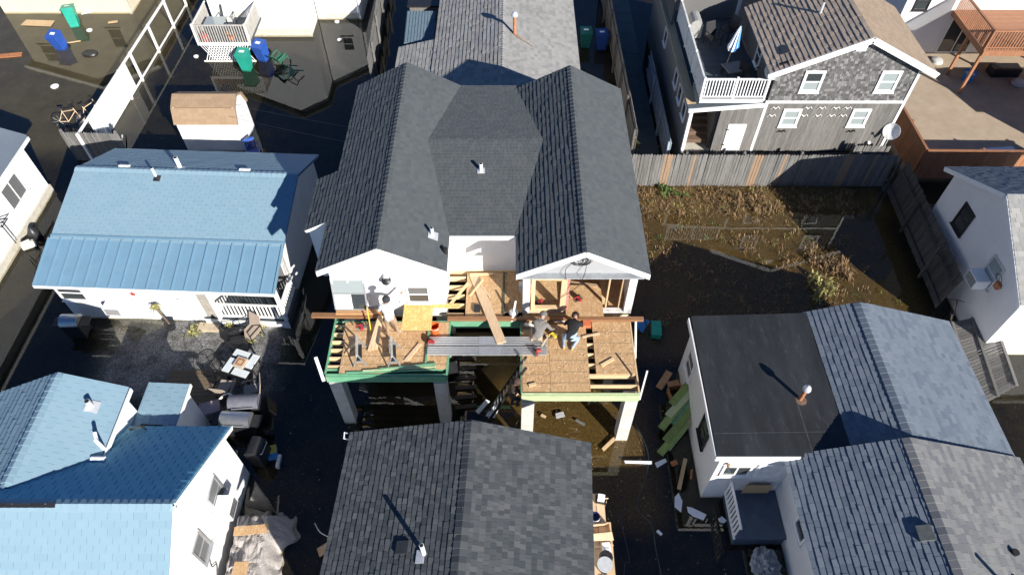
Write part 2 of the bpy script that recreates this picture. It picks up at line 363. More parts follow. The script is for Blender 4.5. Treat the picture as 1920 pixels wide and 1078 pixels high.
# ------------------------------------------------------------------ building kit
CAMV = Vector((0, 0, CAM_H)); _s, _c = math.sin(TILT), math.cos(TILT)
def pix(p):
    d = p - CAMV; k = d.y*_s - d.z*_c
    return 960 + 1300*d.x/k, 539 - 1300*(d.y*_c + d.z*_s)/k
def clip(poly, reg):
    out = poly
    for i in range(len(reg)):
        ax, ay = reg[i]; bx, by = reg[(i+1) % len(reg)]; inp = out; out = []
        if not inp: break
        sd_ = lambda p: (bx-ax)*(p[1]-ay) - (by-ay)*(p[0]-ax)
        for j in range(len(inp)):
            p, q = inp[j], inp[(j+1) % len(inp)]; a, b2 = sd_(p), sd_(q)
            if a >= 0: out.append(p)
            if (a >= 0) != (b2 >= 0):
                k = a/(a-b2); out.append((p[0]+(q[0]-p[0])*k, p[1]+(q[1]-p[1])*k))
    return out
class Shingles:
    """overlapping shingles: the largest in the picture are parts, the rest one joined part"""
    def __init__(s, parent, n=300, name='shingle'): s.parent = parent; s.n = n; s.name = name; s.cand = []; s.rest = {}; s.cache = {}
    def plane(s, O, U, V, lu, lv, mat, expo=.14, tabs=(.2,.3), t=.018, reg=None, gap=.006, jit=.0, frame=None, stagger=None, deck=True, dmat=None, base=.0, under=None):
        O, U, V = Vector(O), Vector(U).normalized(), Vector(V).normalized()
        if frame is not None:
            O = frame @ O; r3 = frame.to_3x3(); U = r3 @ U; V = r3 @ V
        n = U.cross(V)
        if n.z < -.01: raise ValueError('roof plane faces down')
        reg = reg or [(0,0),(lu,0),(lu,lv),(0,lv)]
        if deck: obj('roof_deck', M().slab([O + U*a + V*b2 + n*(base-.002) for a, b2 in reg], -n*.09), dmat or trimw, s.parent)
        if under: obj('underlay', M().slab([O + U*(a+(.01 if a < lu/2 else -.01)) + V*(b2+(.01 if b2 < lv/2 else -.01)) + n*(base+.0015) for a, b2 in reg], -n*.003), under, s.parent)
        mt = Matrix((U, V, n)).transposed().to_4x4()
        r = s.rest.setdefault(mat.name, M()); row = 0; v = 0.0; rg = random.Random(int(abs(O.x*71+O.y*13+lu*7)))
        ws = [tabs[0] + (tabs[1]-tabs[0])*k/2 for k in range(3)] if tabs[1] > tabs[0] else [tabs[0]]
        while v < lv - .01:
            u = -rg.random()*ws[-1] if stagger is None else -(row % 2)*ws[0]*stagger - (row % 3)*.01
            while u < lu:
                wd = rg.choice(ws); th = t*rg.choice((.75, 1, 1.25)); e2 = min(expo + .03, lv - v); dv = rg.uniform(-jit, jit)
                full = clip([(u, v+dv), (u+wd-gap, v+dv), (u+wd-gap, v+e2), (u, v+e2)], reg)
                if len(full) >= 3:
                    o = O + n*base
                    want = sorted([(u, v+dv), (u+wd-gap, v+dv), (u+wd-gap, v+e2), (u, v+e2)])
                    whole = len(full) == 4 and e2 >= expo+.029 and all(abs(a[0]-b3[0])+abs(a[1]-b3[1]) < 1e-6 for a, b3 in zip(sorted(full), want))
                    hz = lambda p: th*(1-(p[1]-v)/(e2+.001)) + .002
                    top = [o + U*p[0] + V*p[1] + n*hz(p) for p in full]; bot = [o + U*p[0] + V*p[1] - n*.001 for p in full]
                    k = len(full); geo = (top+bot, [tuple(range(k))] + [(i, k+i, k+(i+1)%k, (i+1)%k) for i in range(k)])
                    cpt = o + U*(u+wd/2) + V*(v+expo/2); pu, pv = pix(cpt)
                    if whole and s.n and 4 < pu < 1916 and 4 < pv < 1074:
                        mm = mt.copy(); mm.translation = o + U*u + V*(v+dv)
                        s.cand.append(((cpt-CAMV).length, mm, (round(wd,4), round(th,5), round(expo,4), mat.name, gap), geo))
                    else: r.add(*geo)
                u += wd
            v += expo; row += 1
    def finish(s):
        s.cand.sort(key=lambda c: c[0])
        for d, mm, key, geo in s.cand[:s.n]:
            me = s.cache.get(key)
            if not me:
                wd, th, ex, mn, gap = key; a = wd-gap; e = ex+.03
                me = mesh(s.name, M().add([(0,0,th+.002),(a,0,th+.002),(a,e,.002),(0,e,.002),(0,0,-.001),(a,0,-.001),(a,e,-.001),(0,e,-.001)], [(0,1,2,3),(0,4,5,1),(1,5,6,2),(2,6,7,3),(3,7,4,0)]), MT[mn]); s.cache[key] = me
            inst(s.name, me, s.parent, mm)
        for d, mm, key, geo in s.cand[s.n:]: s.rest[key[3]].add(*geo)
        for mn, r in s.rest.items():
            if r.f: obj('shingle_field', r, MT[mn], s.parent, kind='stuff')
def ridge(parent, p, q, mat, w=.15, drop=.07, step=.2):
    p, q = Vector(p), Vector(q); d = q-p; L = d.length; d.normalize(); sd_ = d.cross(Vector((0,0,1))).normalized(); m = M(); k = 0
    while k*step < L:
        a = p + d*(k*step); b2 = p + d*min(L, (k+1.25)*step); h0 = .035+.004*(k%2); h1 = .014
        Z = Vector((0,0,1))
        m.add([a-sd_*w+Z*(h0-drop), a+Z*h0, a+sd_*w+Z*(h0-drop), b2-sd_*w+Z*(h1-drop), b2+Z*h1, b2+sd_*w+Z*(h1-drop), a-sd_*w+Z*(-drop), a+sd_*w+Z*(-drop), a+Z*-.02],
              [(0,3,4,1),(1,4,5,2),(6,0,1,8),(8,1,2,7)]); k += 1
    return obj('ridge_cap', m, mat, parent, kind='stuff')
def window(parent, c, w, h, n, fm=None, gm_=None, kind='double', proud=.05, sill=True, name='window', fw=.07, lower=None):
    fm = fm or trimw; gm_ = gm_ or glass; c = Vector(c); n = Vector(n).normalized(); Z = Vector((0,0,1)); s = Z.cross(n).normalized()
    mt = Matrix((s, n, Z)).transposed().to_4x4(); mt.translation = c
    def bx(m, x0, x1, y0, y1, z0, z1):
        k = mt.copy(); k.translation = mt @ Vector(((x0+x1)/2, (y0+y1)/2, (z0+z1)/2)); m.mbox(k, x1-x0, y1-y0, z1-z0)
    m = M(); W, H = w/2, h/2
    bx(m, -W-fw, -W, -.02, proud, -H-fw, H+fw); bx(m, W, W+fw, -.02, proud, -H-fw, H+fw)
    bx(m, -W, W, -.02, proud, H, H+fw); bx(m, -W, W, -.02, proud, -H-fw, -H)
    if kind == 'double': bx(m, -W, W, -.015, proud*.75, -.025, .025)
    if kind == 'slider': bx(m, -.025, .025, -.015, proud*.75, -H, H)
    win = obj(name, m, fm, parent)
    if sill: k = M(); bx(k, -W-fw-.03, W+fw+.03, 0, proud+.045, -H-fw-.03, -H-fw-.002); obj('sill', k, fm, win)
    rs = [(-W, W, .025, H), (-W, W, -H, -.025)] if kind == 'double' else [(-W, -.025, -H, H), (.025, W, -H, H)] if kind == 'slider' else [(-W, W, -H, H)]
    for i, (x0, x1, z0, z1) in enumerate(rs):
        k = M(); bx(k, x0, x1, .0, .014+.008*(i == 0), z0, z1); obj('pane', k, (lower if (lower and i == 1) else gm_), win)
    return win
def ac_unit(parent, c, n, w=.55, h=.36, d=.38):
    c = Vector(c); n = Vector(n).normalized(); Z = Vector((0,0,1)); s = Z.cross(n).normalized()
    mt = Matrix((s, n, Z)).transposed().to_4x4(); mt.translation = c + n*(d/2)
    a = obj('air_conditioner', M().mbox(mt, w, d, h), pvc, parent)
    g = M()
    for k in range(7):
        q = mt.copy(); q.translation = mt @ Vector((0, d/2+.004, -h*.36+h*.12*k)); g.mbox(q, w*.86, .012, h*.05)
    obj('grille', g, darkm, a); return a
def wall(parent, poly, d, mat, name='wall'): return obj(name, M().slab(poly, d), mat, parent)
def pipe_vent(parent, p, h, r, mat, cap=False, flash=True):
    p = Vector(p); v = obj('vent_pipe', M().tube([p-Vector((0,0,.1)), p+Vector((0,0,h))], r, 12), mat, parent, smooth=True)
    if cap:
        obj('vent_cap', M().lathe([(0, .0), (r*2, .01), (r*2.1, .05), (r*1.7, .14), (r*.9, .2), (0, .22)], 14, mx(p+Vector((0,0,h-.02)))), galv, v, smooth=True)
    else: obj('vent_opening', M().lathe([(r*.8, 0), (r*.8, .004)], 12, mx(p+Vector((0,0,h+.001)))), dark, v)
    return v
def dish(name, label, p, yaw, r=.38, pole=.5, tilt=40, mat=None):
    p = Vector(p); t_ = thing(name, label, 'satellite dish', p)
    m = mx(p+Vector((0,0,pole)), yaw) @ Matrix.Rotation(R(90-tilt), 4, 'X')
    k = M(); prof = [(r*i/6, .12*r*(i/6)**2*2.2) for i in range(7)]
    k.lathe([(max(a, .001), b2) for a, b2 in prof] + [(r, .12*r*2.2-.02)] + [(max(a, .001), b2-.02) for a, b2 in prof[::-1]], 24, m); obj('reflector', k, mat or pvc, t_, smooth=True)
    obj('feed_arm', M().tube([m @ Vector((0, -r*.95, .04)), m @ Vector((0, -r*.5, r*.85))], .016, 6), galv, t_)
    obj('receiver', M().tube([m @ Vector((0, -r*.56, r*.8)), m @ Vector((0, -r*.35, r*.95))], .045, 8), pvc, t_)
    obj('mast', M().tube([p, p+Vector((0,0,pole*.8)), m @ Vector((0,0,-.02))], .025, 8), galv, t_); return t_
def cable(pts, r, seg=6):
    pts = [Vector(p) for p in pts]; out = []
    for i in range(len(pts)-1):
        a = pts[max(i-1,0)]; b2 = pts[i]; c2 = pts[i+1]; d2 = pts[min(i+2, len(pts)-1)]
        for k in range(seg):
            u = k/seg; out.append(.5*((2*b2)+(c2-a)*u+(2*a-5*b2+4*c2-d2)*u*u+(3*b2-a-3*c2+d2)*u**3))
    return out+[pts[-1]]
# ------------------------------------------------------------------ the raised house in the middle
MH = thing('raised_house', 'white house with two dark grey gabled wings, raised on concrete piers', 'house', (-.9, 17.8, 0))
def gable_wall(parent, x0, x1, y, z0, ze, zr, mat, d, name='wall'):
    xm = (x0+x1)/2; return wall(parent, [(x0,y,z0),(x1,y,z0),(x1,y,ze),(xm,y,zr),(x0,y,ze)], (0,d,0), mat, name)
YF = 13.38
gable_wall(MH, -5.52, -2.1, YF, 2.62, 5.24, 6.12, white, .12)
wall(MH, [(-5.518,13.5,2.62),(-5.518,21.8,2.62),(-5.518,21.8,5.22),(-5.518,13.5,5.22)], (.12,0,0), white)
wall(MH, [(-2.102,13.5,2.62),(-2.102,15.1,2.62),(-2.102,15.1,5.22),(-2.102,13.5,5.22)], (-.12,0,0), white)
gable_wall(MH, -5.52, -2.1, 21.8, 2.62, 5.24, 6.12, white, -.12)
gable_wall(MH, .34, 3.82, 21.65, 2.62, 5.24, 6.12, white, -.12)
wall(MH, [(-2.1,21.75,2.62),(.34,21.75,2.62),(.34,21.75,5.2),(-2.1,21.75,5.2)], (0,-.12,0), white)
wall(MH, [(3.818,13.5,2.62),(3.818,21.6,2.62),(3.818,21.6,5.22),(3.818,13.5,5.22)], (-.12,0,0), white)
wall(MH, [(.342,13.52,2.62),(.342,15.1,2.62),(.342,15.1,5.22),(.342,13.52,5.22)], (.1,0,0), white)
wall(MH, [(-2.22,15.1,2.62),(.46,15.1,2.62),(.46,15.1,5.28),(-2.22,15.1,5.28)], (0,.12,0), white)
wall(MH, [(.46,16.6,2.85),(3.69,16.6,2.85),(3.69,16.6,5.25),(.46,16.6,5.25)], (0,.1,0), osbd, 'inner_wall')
obj('floor_frame', M().box(-5.50, -2.12, 13.42, 21.7, 2.52, 2.618).box(.36, 3.80, 13.46, 21.6, 2.52, 2.78).box(-2.12, .36, 15.12, 21.7, 2.52, 2.618), lumx, MH)
# front gable board of the right wing and its trim
wall(MH, [(.32,13.3,4.86),(3.84,13.3,4.86),(3.84,13.3,5.24),(2.08,13.3,6.12),(.32,13.3,5.24)], (0,.1,0), gableg, 'gable_board')
obj('gable_flashing', M().box(.22, 3.94, 13.1, 13.31, 4.83, 4.88), plain('grey_flashing', (.30,.32,.34), .5), MH)
obj('header', M().box(.34, 3.82, 13.32, 13.5, 4.64, 4.825), lumx, MH)
for x0, x1 in ((.34,.56),(3.58,3.82)): obj('corner_post', M().box(x0, x1, 13.31, 13.5, 2.79, 4.635), oldwhite, MH)
for x0, x1, z0, z1 in ((.60,.72,2.95,4.63),(1.52,1.70,2.95,4.63),(.722,1.518,2.95,3.07),(.722,1.518,4.48,4.63)):
    obj('stud', M().box(x0, x1, 13.34, 13.48, z0, z1), lum if z1-z0 > 1 else lumx, MH)
obj('stud', M().box(1.705, 1.78, 13.36, 13.48, 2.95, 4.63), plain('pink_insulation_board', (.5,.2,.18), .7), MH)
for x in (3.0, 3.42): obj('stud', M().box(x, x+.045, 13.5, 13.62, 2.80, 4.7), lum, MH)
obj('sill_board', M().box(.57, 1.72, 13.32, 13.46, 2.80, 2.945), tanw, MH)
obj('sill_board', M().box(2.93, 3.57, 13.32, 13.48, 2.80, 2.93), oldwhite, MH)
for x0, x1, y0, y1, z in ((.5,1.7,13.55,16.5,2.80),(1.72,2.92,12.98,14.35,2.985),(3.14,3.68,13.55,16.5,2.80)):
    obj('floor_sheet', M().box(x0, x1, y0, y1, z, z+.018), osb, MH)
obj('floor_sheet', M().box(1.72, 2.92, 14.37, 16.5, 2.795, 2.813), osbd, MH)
# roofs
S = Shingles(MH, 300); UN = MT['rubber_membrane']
for xl, xm, xr, y0, y1 in ((-5.73,-3.80,-1.9,13.0,22.05),(.12,2.09,4.03,12.88,21.85)):
    S.plane((xl, y1, 5.3), (0,-1,0), (xm-xl,0,1.0), y1-y0, math.hypot(xm-xl,1.0), sh_main, .15, (.2,.26), .024, under=UN)
    S.plane((xr, y0, 5.3), (0,1,0), (xm-xr,0,1.0), y1-y0, math.hypot(xm-xr,1.0), sh_main, .15, (.13,.2), .010, under=UN)
S.plane((-3.05,14.44,5.3), (1,0,0), (0,3.9,.48), 4.4, 3.93, sh_main, .14, (.13,.2), .012, under=UN, dmat=UN)
S.plane((1.35,22.05,5.3), (-1,0,0), (0,-3.7,.48), 4.4, 3.73, sh_main, .14, (.13,.2), .012, under=UN, dmat=UN)
S.plane((-6.52,17.35,4.9), (0,-1,0), (.80,0,.41), 2.35, .9, sh_main, .15, (.2,.26), .024, under=UN)
S.finish()
ridge(MH, (-3.80,13.0,6.3), (-3.80,22.03,6.3), sh_main, w=.12, drop=.05); ridge(MH, (2.09,12.88,6.3), (2.09,21.83,6.3), sh_main, w=.12, drop=.05)
wall(MH, [(-6.42,15.08,2.6),(-5.53,15.08,2.6),(-5.53,15.08,5.26),(-6.42,15.08,4.86)], (0,.1,0), white)
wall(MH, [(-6.42,15.18,2.6),(-6.42,17.25,2.6),(-6.42,17.25,4.84),(-6.42,15.18,4.84)], (.1,0,0), white)
for xl, xm, xr, y in ((-5.73,-3.80,-1.9,12.99),(.12,2.09,4.03,12.87)):      # rake boards
    k = M()
    for a, c2 in ((xl, 1), (xr, -1)): k.slab([(a,y,5.08),(xm,y,6.08),(xm,y,6.26),(a,y,5.26)][::c2], (0,.03,0))
    obj('rake_board', k, trimw, MH)
    k = M()
    for a, c2 in ((xl, 1), (xr, -1)): k.slab([(a,y+.035,5.16),(xm,y+.035,6.17),(xm,y+.4,6.17),(a,y+.4,5.16)][::c2], (0,0,.02))
    obj('soffit', k, trimw, MH)
obj('fascia', M().box(-2.08,.32,14.40,14.435,5.12,5.285), trimw, MH)
obj('soffit', M().box(-2.08,.32,14.44,15.1,5.16,5.18), trimw, MH)
# openings and fittings
window(MH, (-5.02,YF,3.92), .92, 1.15, (0,-1,0), gm_=glassl, kind='slider', fw=.05)
sh_ = obj('storm_shutter', M().beam((-5.52,13.05,3.40),(-4.53,13.05,3.40),.025,.05).beam((-5.52,13.40,4.55),(-4.53,13.40,4.55),.025,.05).beam((-5.52,13.05,3.40),(-5.52,13.40,4.55),.05,.025).beam((-4.53,13.05,3.40),(-4.53,13.40,4.55),.05,.025).beam((-5.52,13.22,3.98),(-4.53,13.22,3.98),.025,.03), alum, MH)
obj('pane', M().slab([(-5.5,13.06,3.42),(-4.98,13.06,3.42),(-4.98,13.22,3.95),(-5.5,13.22,3.95)], (0,.008,0)), foam, sh_)
obj('pane', M().slab([(-5.5,13.235,4.0),(-4.55,13.235,4.0),(-4.55,13.39,4.53),(-5.5,13.39,4.53)], (0,.008,0)), glassl, sh_)
obj('pane', M().slab([(-4.96,13.06,3.42),(-4.55,13.06,3.42),(-4.55,13.22,3.95),(-4.96,13.22,3.95)], (0,.008,0)), glass, sh_)
window(MH, (-2.92,YF,3.78), .6, .72, (0,-1,0), gm_=screen, lower=glass, fw=.06)
lf = obj('wall_lamp', M().lathe([(.001,0),(.09,.0),(.1,.04),(.1,.1),(.07,.13),(.001,.13)], 14, mx((-3.80,YF,4.68)) @ Matrix.Rotation(R(90),4,'X')), galv, MH, smooth=True)
obj('lamp_shade', M().lathe([(.02,.0),(.14,-.05),(.15,-.09),(.001,-.06)], 14, mx((-3.80,13.2,4.66), rx=R(35))), darkm, lf, smooth=True)
pipe_vent(MH, (-1.0,17.0,5.58), .34, .06, pvc); obj('flashing', M().box(-1.12,-.88,16.88,17.12,5.61,5.64), galv, MH)
pipe_vent(MH, (-2.38,14.2,5.52), .36, .05, pvc); obj('flashing', M().slab([(-2.5,14.05,5.625),(-2.22,14.05,5.48),(-2.22,14.35,5.48),(-2.5,14.35,5.625)], (0,0,.02)), galv, MH)
pipe_vent(MH, (-1.98,13.7,5.33), .2, .07, darkm)
cb = M()
for k in range(6):
    rr = .13+.05*(k%3); cx, cz = 1.93+.07*(k%4), 5.45+.05*(k%3)
    cb.tube([(cx+rr*1.25*math.cos(a*.5236), 13.27-.012*k-.01*math.sin(a), cz+rr*math.sin(a*.5236)) for a in range(13)], .009, 5)
cb.tube(cable([(1.72,13.24,5.35),(1.58,13.2,5.15),(1.6,13.05,4.9),(1.64,13.2,4.7)], 0), .01, 5); cb.tube(cable([(2.2,13.24,5.4),(2.12,13.05,5.05),(1.98,13.1,4.5),(1.7,13.28,3.9),(1.3,13.3,3.5),(.9,13.4,3.35)], 0), .01, 5)
cb.tube(cable([(2.25,13.24,5.6),(2.0,13.2,5.72),(1.85,13.24,5.5)], 0), .012, 5)
obj('cable_coil', cb, cableb, MH)
obj('junction_box', M().box(.22,.345,13.9,14.1,3.2,3.5), galv, MH)
# piers under the house
pm = mesh('pier', M().box(-.19,.19,-.19,.19,-.3,2.515), conc)
for x in (-5.35,-2.3,.55,3.6):
    for y in (13.7, 17.4, 21.8): inst('pier', pm, MH, mx((x,y,0)))
# recess floor between the wings
for k in range(5): obj('joist', M().box(-2.10,-1.55,13.25+k*.38,13.295+k*.38,2.66,2.885), lumx, MH)
obj('joist', M().box(-2.1,.35,15.05,15.095,2.66,2.885), lumx, MH)
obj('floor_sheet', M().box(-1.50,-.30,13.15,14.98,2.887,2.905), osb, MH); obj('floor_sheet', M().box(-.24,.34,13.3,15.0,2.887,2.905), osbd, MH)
obj('edge_trim', M().box(-.295,-.245,13.2,14.98,2.88,2.95), plain('dark_green_trim', (.05,.09,.07), .6), MH)
obj('rim_beam', M().box(-2.0,.3,12.98,13.06,2.50,2.86), green, MH); obj('rim_beam', M().box(-1.9,.2,13.09,13.13,2.66,2.90), lumx, MH)
obj('joist', M().box(-2.0,-.6,13.0,13.04,2.87,2.90), lumx, MH)

# ------------------------------------------------------------------ the two unfinished porch platforms
def osb_sheet(parent, x0, x1, y0, y1, z, mat, lines=()):
    s_ = obj('osb_sheet', M().box(x0, x1, y0, y1, z, z+.018), mat, parent)
    k = M()
    for y in lines: k.box(x0+.01, x1-.01, y-.006, y+.006, z+.0185, z+.0200)
    if lines: obj('chalk_line', k, chalk, s_)
    return s_
PL = thing('porch_platform', 'unfinished porch deck with green beams and two shaded piers, below the white gable with windows', 'porch', (-3.8, 12, 0))
for x in (-5.38,-2.2): obj('pier', M().box(x-.19,x+.19,10.92,11.30,-.3,2.50), conc, PL); obj('bracket', M().box(x-.22,x+.22,10.95,11.27,2.502,2.52), galv, PL)
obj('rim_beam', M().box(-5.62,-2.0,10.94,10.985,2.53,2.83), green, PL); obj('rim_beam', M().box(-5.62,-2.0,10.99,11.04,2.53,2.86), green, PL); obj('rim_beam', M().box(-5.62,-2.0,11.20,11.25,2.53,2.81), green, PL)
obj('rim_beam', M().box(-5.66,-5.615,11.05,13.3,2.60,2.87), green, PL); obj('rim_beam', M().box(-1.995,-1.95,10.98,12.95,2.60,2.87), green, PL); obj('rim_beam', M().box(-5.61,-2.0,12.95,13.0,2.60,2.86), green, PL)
for k in range(6): obj('joist', M().box(-5.61,-2.0,11.30+k*.30,11.345+k*.30,2.62,2.855), lumx, PL)
osb_sheet(PL,-5.22,-3.75,11.06,12.28,2.858,osb,(11.36,11.66,11.96)); osb_sheet(PL,-3.74,-2.0,11.20,12.28,2.858,osb,(11.36,11.66,11.96)); osb_sheet(PL,-5.30,-3.95,12.29,12.94,2.858,osb,(12.6,)); osb_sheet(PL,-3.94,-2.55,12.29,12.94,2.858,osb,(12.6,)); osb_sheet(PL,-2.54,-2.0,12.29,12.94,2.858,osb)
PR = thing('porch_platform', 'unfinished sunlit porch deck with pale green front beam and exposed joists at its right', 'porch', (2.0, 11.8, 0), group=None)
for x in (.48,3.57): obj('pier', M().box(x-.19,x+.19,10.28,10.66,-.3,2.50), conc, PR); obj('bracket', M().box(x-.22,x+.22,10.31,10.63,2.502,2.52), galv, PR)
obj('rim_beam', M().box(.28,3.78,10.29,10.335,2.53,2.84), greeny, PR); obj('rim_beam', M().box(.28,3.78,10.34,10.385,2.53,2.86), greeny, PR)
obj('rim_beam', M().box(.26,.305,10.39,13.2,2.60,2.86), green, PR); obj('rim_beam', M().box(3.74,3.785,10.39,13.2,2.60,2.87), lum, PR); obj('rim_beam', M().box(.31,3.74,13.0,13.045,2.62,2.855), lumx, PR)
for k in range(7): obj('joist', M().box(.31,3.735,10.62+k*.37,10.665+k*.37,2.62,2.855), lumx, PR)
osb_sheet(PR,.31,1.145,10.42,12.0,2.858,osb,(10.7,11.0,11.4,11.8)); osb_sheet(PR,1.155,2.33,10.42,12.86,2.858,osb,(10.72,11.1,11.5,11.9,12.3)); osb_sheet(PR,2.54,3.73,11.02,13.06,2.858,osb,(11.35,11.75,12.15,12.55)); osb_sheet(PR,.31,1.145,12.01,12.6,2.858,osbd)
obj('joist_hanger_box', M().box(2.25,2.5,12.72,12.98,2.86,3.0), plain('red_strand_board', (.55,.16,.07), .7), PR)
# ------------------------------------------------------------------ people
def cloth(name, col, col2=None):
    m, t, b = nodes(name); n = tex(t, 16, 4); c = mixc(t, ramp(t, n, .45, .6), tuple(x*.82 for x in col), col2 or col)
    t.links.new(c, b.inputs['Base Color']); b.inputs['Roughness'].default_value = .9; bump(t, b, tex(t, 11, 3), .5, .02); return m
def person(label, loc, rz, J, top, pants, shoe, cap, sleeve='shirt', hood=None, cap_round=True):
    T = thing('person', label, 'person', loc, rz)
    J = {k: Vector(v) for k, v in J.items()}
    verts = []; rad = []; edges = []; segs = []; idx = {}
    def vtx(n, p, r): idx[n] = len(verts); verts.append(p); rad.append(r)
    vtx('pelvis', J['pelvis'], (.155,.12)); vtx('spine', (J['pelvis']+J['chest'])/2, (.145,.115)); vtx('chest', J['chest'], (.165,.12))
    nk = J['chest'].lerp(J['head'], .45); vtx('neck', nk, (.06,.06)); vtx('jaw', nk.lerp(J['head'], .55), (.075,.085)); vtx('head', J['head'], (.095,.105)); vtx('crown', J['head'] + (J['head']-nk).normalized()*.10, (.07,.08))
    fwd = J.get('face', Vector((0,1,0))).normalized(); vtx('nose', J['head']+fwd*.118-(J['head']-nk).normalized()*.02, (.016,.016))
    seg = lambda a, b2, tag: (edges.append((idx[a], idx[b2])), segs.append((verts[idx[a]], verts[idx[b2]], (rad[idx[a]][0]+rad[idx[b2]][0])/2, tag)))
    seg('pelvis','spine','shirt'); seg('spine','chest','shirt'); seg('chest','neck','shirt'); seg('neck','jaw','skin'); seg('jaw','head','skin'); seg('head','crown','skin'); seg('head','nose','skin')
    for s in 'LR':
        sx = -1 if s == 'L' else 1
        for k, r in (('shoulder', (.075,.08)), ('elbow', (.052,.052)), ('wrist', (.036,.036)), ('hip', (.1,.105)), ('knee', (.068,.068)), ('ankle', (.046,.05)), ('toe', (.042,.036))): vtx(k+s, J[k+s], r)
        d = (J['wrist'+s]-J['elbow'+s]).normalized(); palm = J['wrist'+s]+d*.075; vtx('palm'+s, palm, (.042,.022))
        seg('chest','shoulder'+s,'shirt'); seg('shoulder'+s,'elbow'+s,'shirt'); seg('elbow'+s,'wrist'+s,sleeve); seg('wrist'+s,'palm'+s,'skin')
        sd_ = d.cross(Vector((0,0,1)));  sd_ = sd_.normalized() if sd_.length > .1 else Vector((1,0,0)); dn = d.cross(sd_).normalized()
        for k in range(5):
            off = sd_*(-.036+.018*k) if k else sd_*(-.055)
            L = (.05,.07,.078,.072,.055)[k]; n1 = f'f{s}{k}'; vtx(n1, palm+off*.9+d*(L*.5 if k else .0), (.0095,.0095)); vtx(n1+'t', palm+off+d*(L if k else .035)-Vector((0,0,.02)), (.008,.008))
            seg('palm'+s, n1, 'skin'); seg(n1, n1+'t', 'skin')
        seg('pelvis','hip'+s,'pants'); seg('hip'+s,'knee'+s,'pants'); seg('knee'+s,'ankle'+s,'pants'); seg('ankle'+s,'toe'+s,'shoe')
    me = bpy.data.meshes.new('tmp'); me.from_pydata(verts, edges, []); ob = bpy.data.objects.new('tmp', me); COL.objects.link(ob)
    sk = ob.modifiers.new('s', 'SKIN'); sk.use_smooth_shade = True; ob.modifiers.new('d', 'SUBSURF').levels = 1; ob.modifiers['d'].render_levels = 1
    sv = me.skin_vertices[0].data
    for i, r in enumerate(rad): sv[i].radius = r
    sv[0].use_root = True
    bpy.context.view_layer.update(); dg = bpy.context.evaluated_depsgraph_get()
    bm = bpy.data.meshes.new_from_object(ob.evaluated_get(dg)); bpy.data.objects.remove(ob)
    bm.name = 'body'; bm.materials.clear(); tags = ['shirt','pants','skin','shoe']
    for x in (top, pants, skin, shoe): bm.materials.append(x)
    for p in bm.polygons:
        c = p.center; best = (9, 0)
        for a, b2, r, tg in segs:
            ab = b2-a; u = max(0, min(1, (c-a).dot(ab)/max(ab.length_squared, 1e-9))); d = (c-(a+ab*u)).length - r
            if d < best[0]: best = (d, tags.index(tg))
        p.material_index = best[1]; p.use_smooth = True
    o = bpy.data.objects.new('body', bm); COL.objects.link(o); o.parent = T
    if cap:
        ax = (J['head']-nk).normalized(); q = Vector((0,0,1)).rotation_difference(ax).to_matrix().to_4x4(); q.translation = J['head']
        k = M().lathe([(.118,-.015),(.124,.03),(.115,.08),(.085,.125),(.04,.148),(.001,.152)], 16, q)
        if not cap_round: k.slab([J['head']+ax*.03+fwd*.1+sx_ for sx_ in (fwd.cross(ax)*.08, fwd.cross(ax)*-.08)] + [J['head']+ax*.01+fwd*.2+sx_ for sx_ in (fwd.cross(ax)*-.06, fwd.cross(ax)*.06)], ax*.012)
        obj('cap', k, cap, T, local=True, smooth=True)
    if hood: obj('hood', M().lathe([(.05,-.05),(.12,-.03),(.14,.03),(.1,.08)], 14, mx(nk+Vector((0,0,-.01)))), hood, T, local=True, smooth=True)
    return T
def legs(hx, pz, **k): return k
stand = dict(pelvis=(0,0,.95), chest=(0,.06,1.34), head=(.0,.12,1.64), face=(.3,1,-.3), shoulderL=(-.19,.07,1.42), elbowL=(-.30,.12,1.14), wristL=(-.2,.36,1.1), shoulderR=(.19,.08,1.42), elbowR=(.36,.24,1.26), wristR=(.40,.48,1.38),
    hipL=(-.1,0,.88), kneeL=(-.13,.03,.49), ankleL=(-.15,-.02,.09), toeL=(-.18,.14,.045), hipR=(.1,0,.88), kneeR=(.14,.04,.49), ankleR=(.17,.0,.09), toeR=(.21,.15,.045))
white_sh = cloth('white_patterned_shirt', (.62,.62,.64), (.88,.88,.9)); tan_p = cloth('tan_trousers', (.36,.25,.16)); cap_d = cloth('dark_cap', (.035,.035,.04))
person('person in white patterned shirt, tan trousers and dark cap standing at the porch edge', (-3.72,12.44,2.878), R(4), stand, white_sh, tan_p, cloth('white_shoes', (.7,.66,.6)), cap_d)
grey_h = cloth('grey_hoodie', (.20,.185,.17)); grey_c = cloth('grey_cap', (.16,.155,.15))
squat = dict(pelvis=(0,0,.36), chest=(.03,.3,.66), head=(.04,.56,.80), face=(.2,.8,-.5), shoulderL=(-.17,.34,.70), elbowL=(-.26,.46,.44), wristL=(-.06,.62,.26), shoulderR=(.22,.32,.70), elbowR=(.34,.38,.42), wristR=(.42,.56,.22),
    hipL=(-.11,.02,.34), kneeL=(-.24,.38,.36), ankleL=(-.18,.02,.09), toeL=(-.21,.17,.045), hipR=(.11,.02,.34), kneeR=(.24,.36,.10), ankleR=(.16,-.06,.09), toeR=(.15,-.1,.045))
person('person in grey hoodie and cap squatting on the porch deck by the aluminium walkway', (.78,12.08,2.878), R(-14), squat, grey_h, cloth('khaki_trousers', (.42,.33,.23)), cloth('brown_boots', (.12,.08,.05)), grey_c, hood=grey_h)
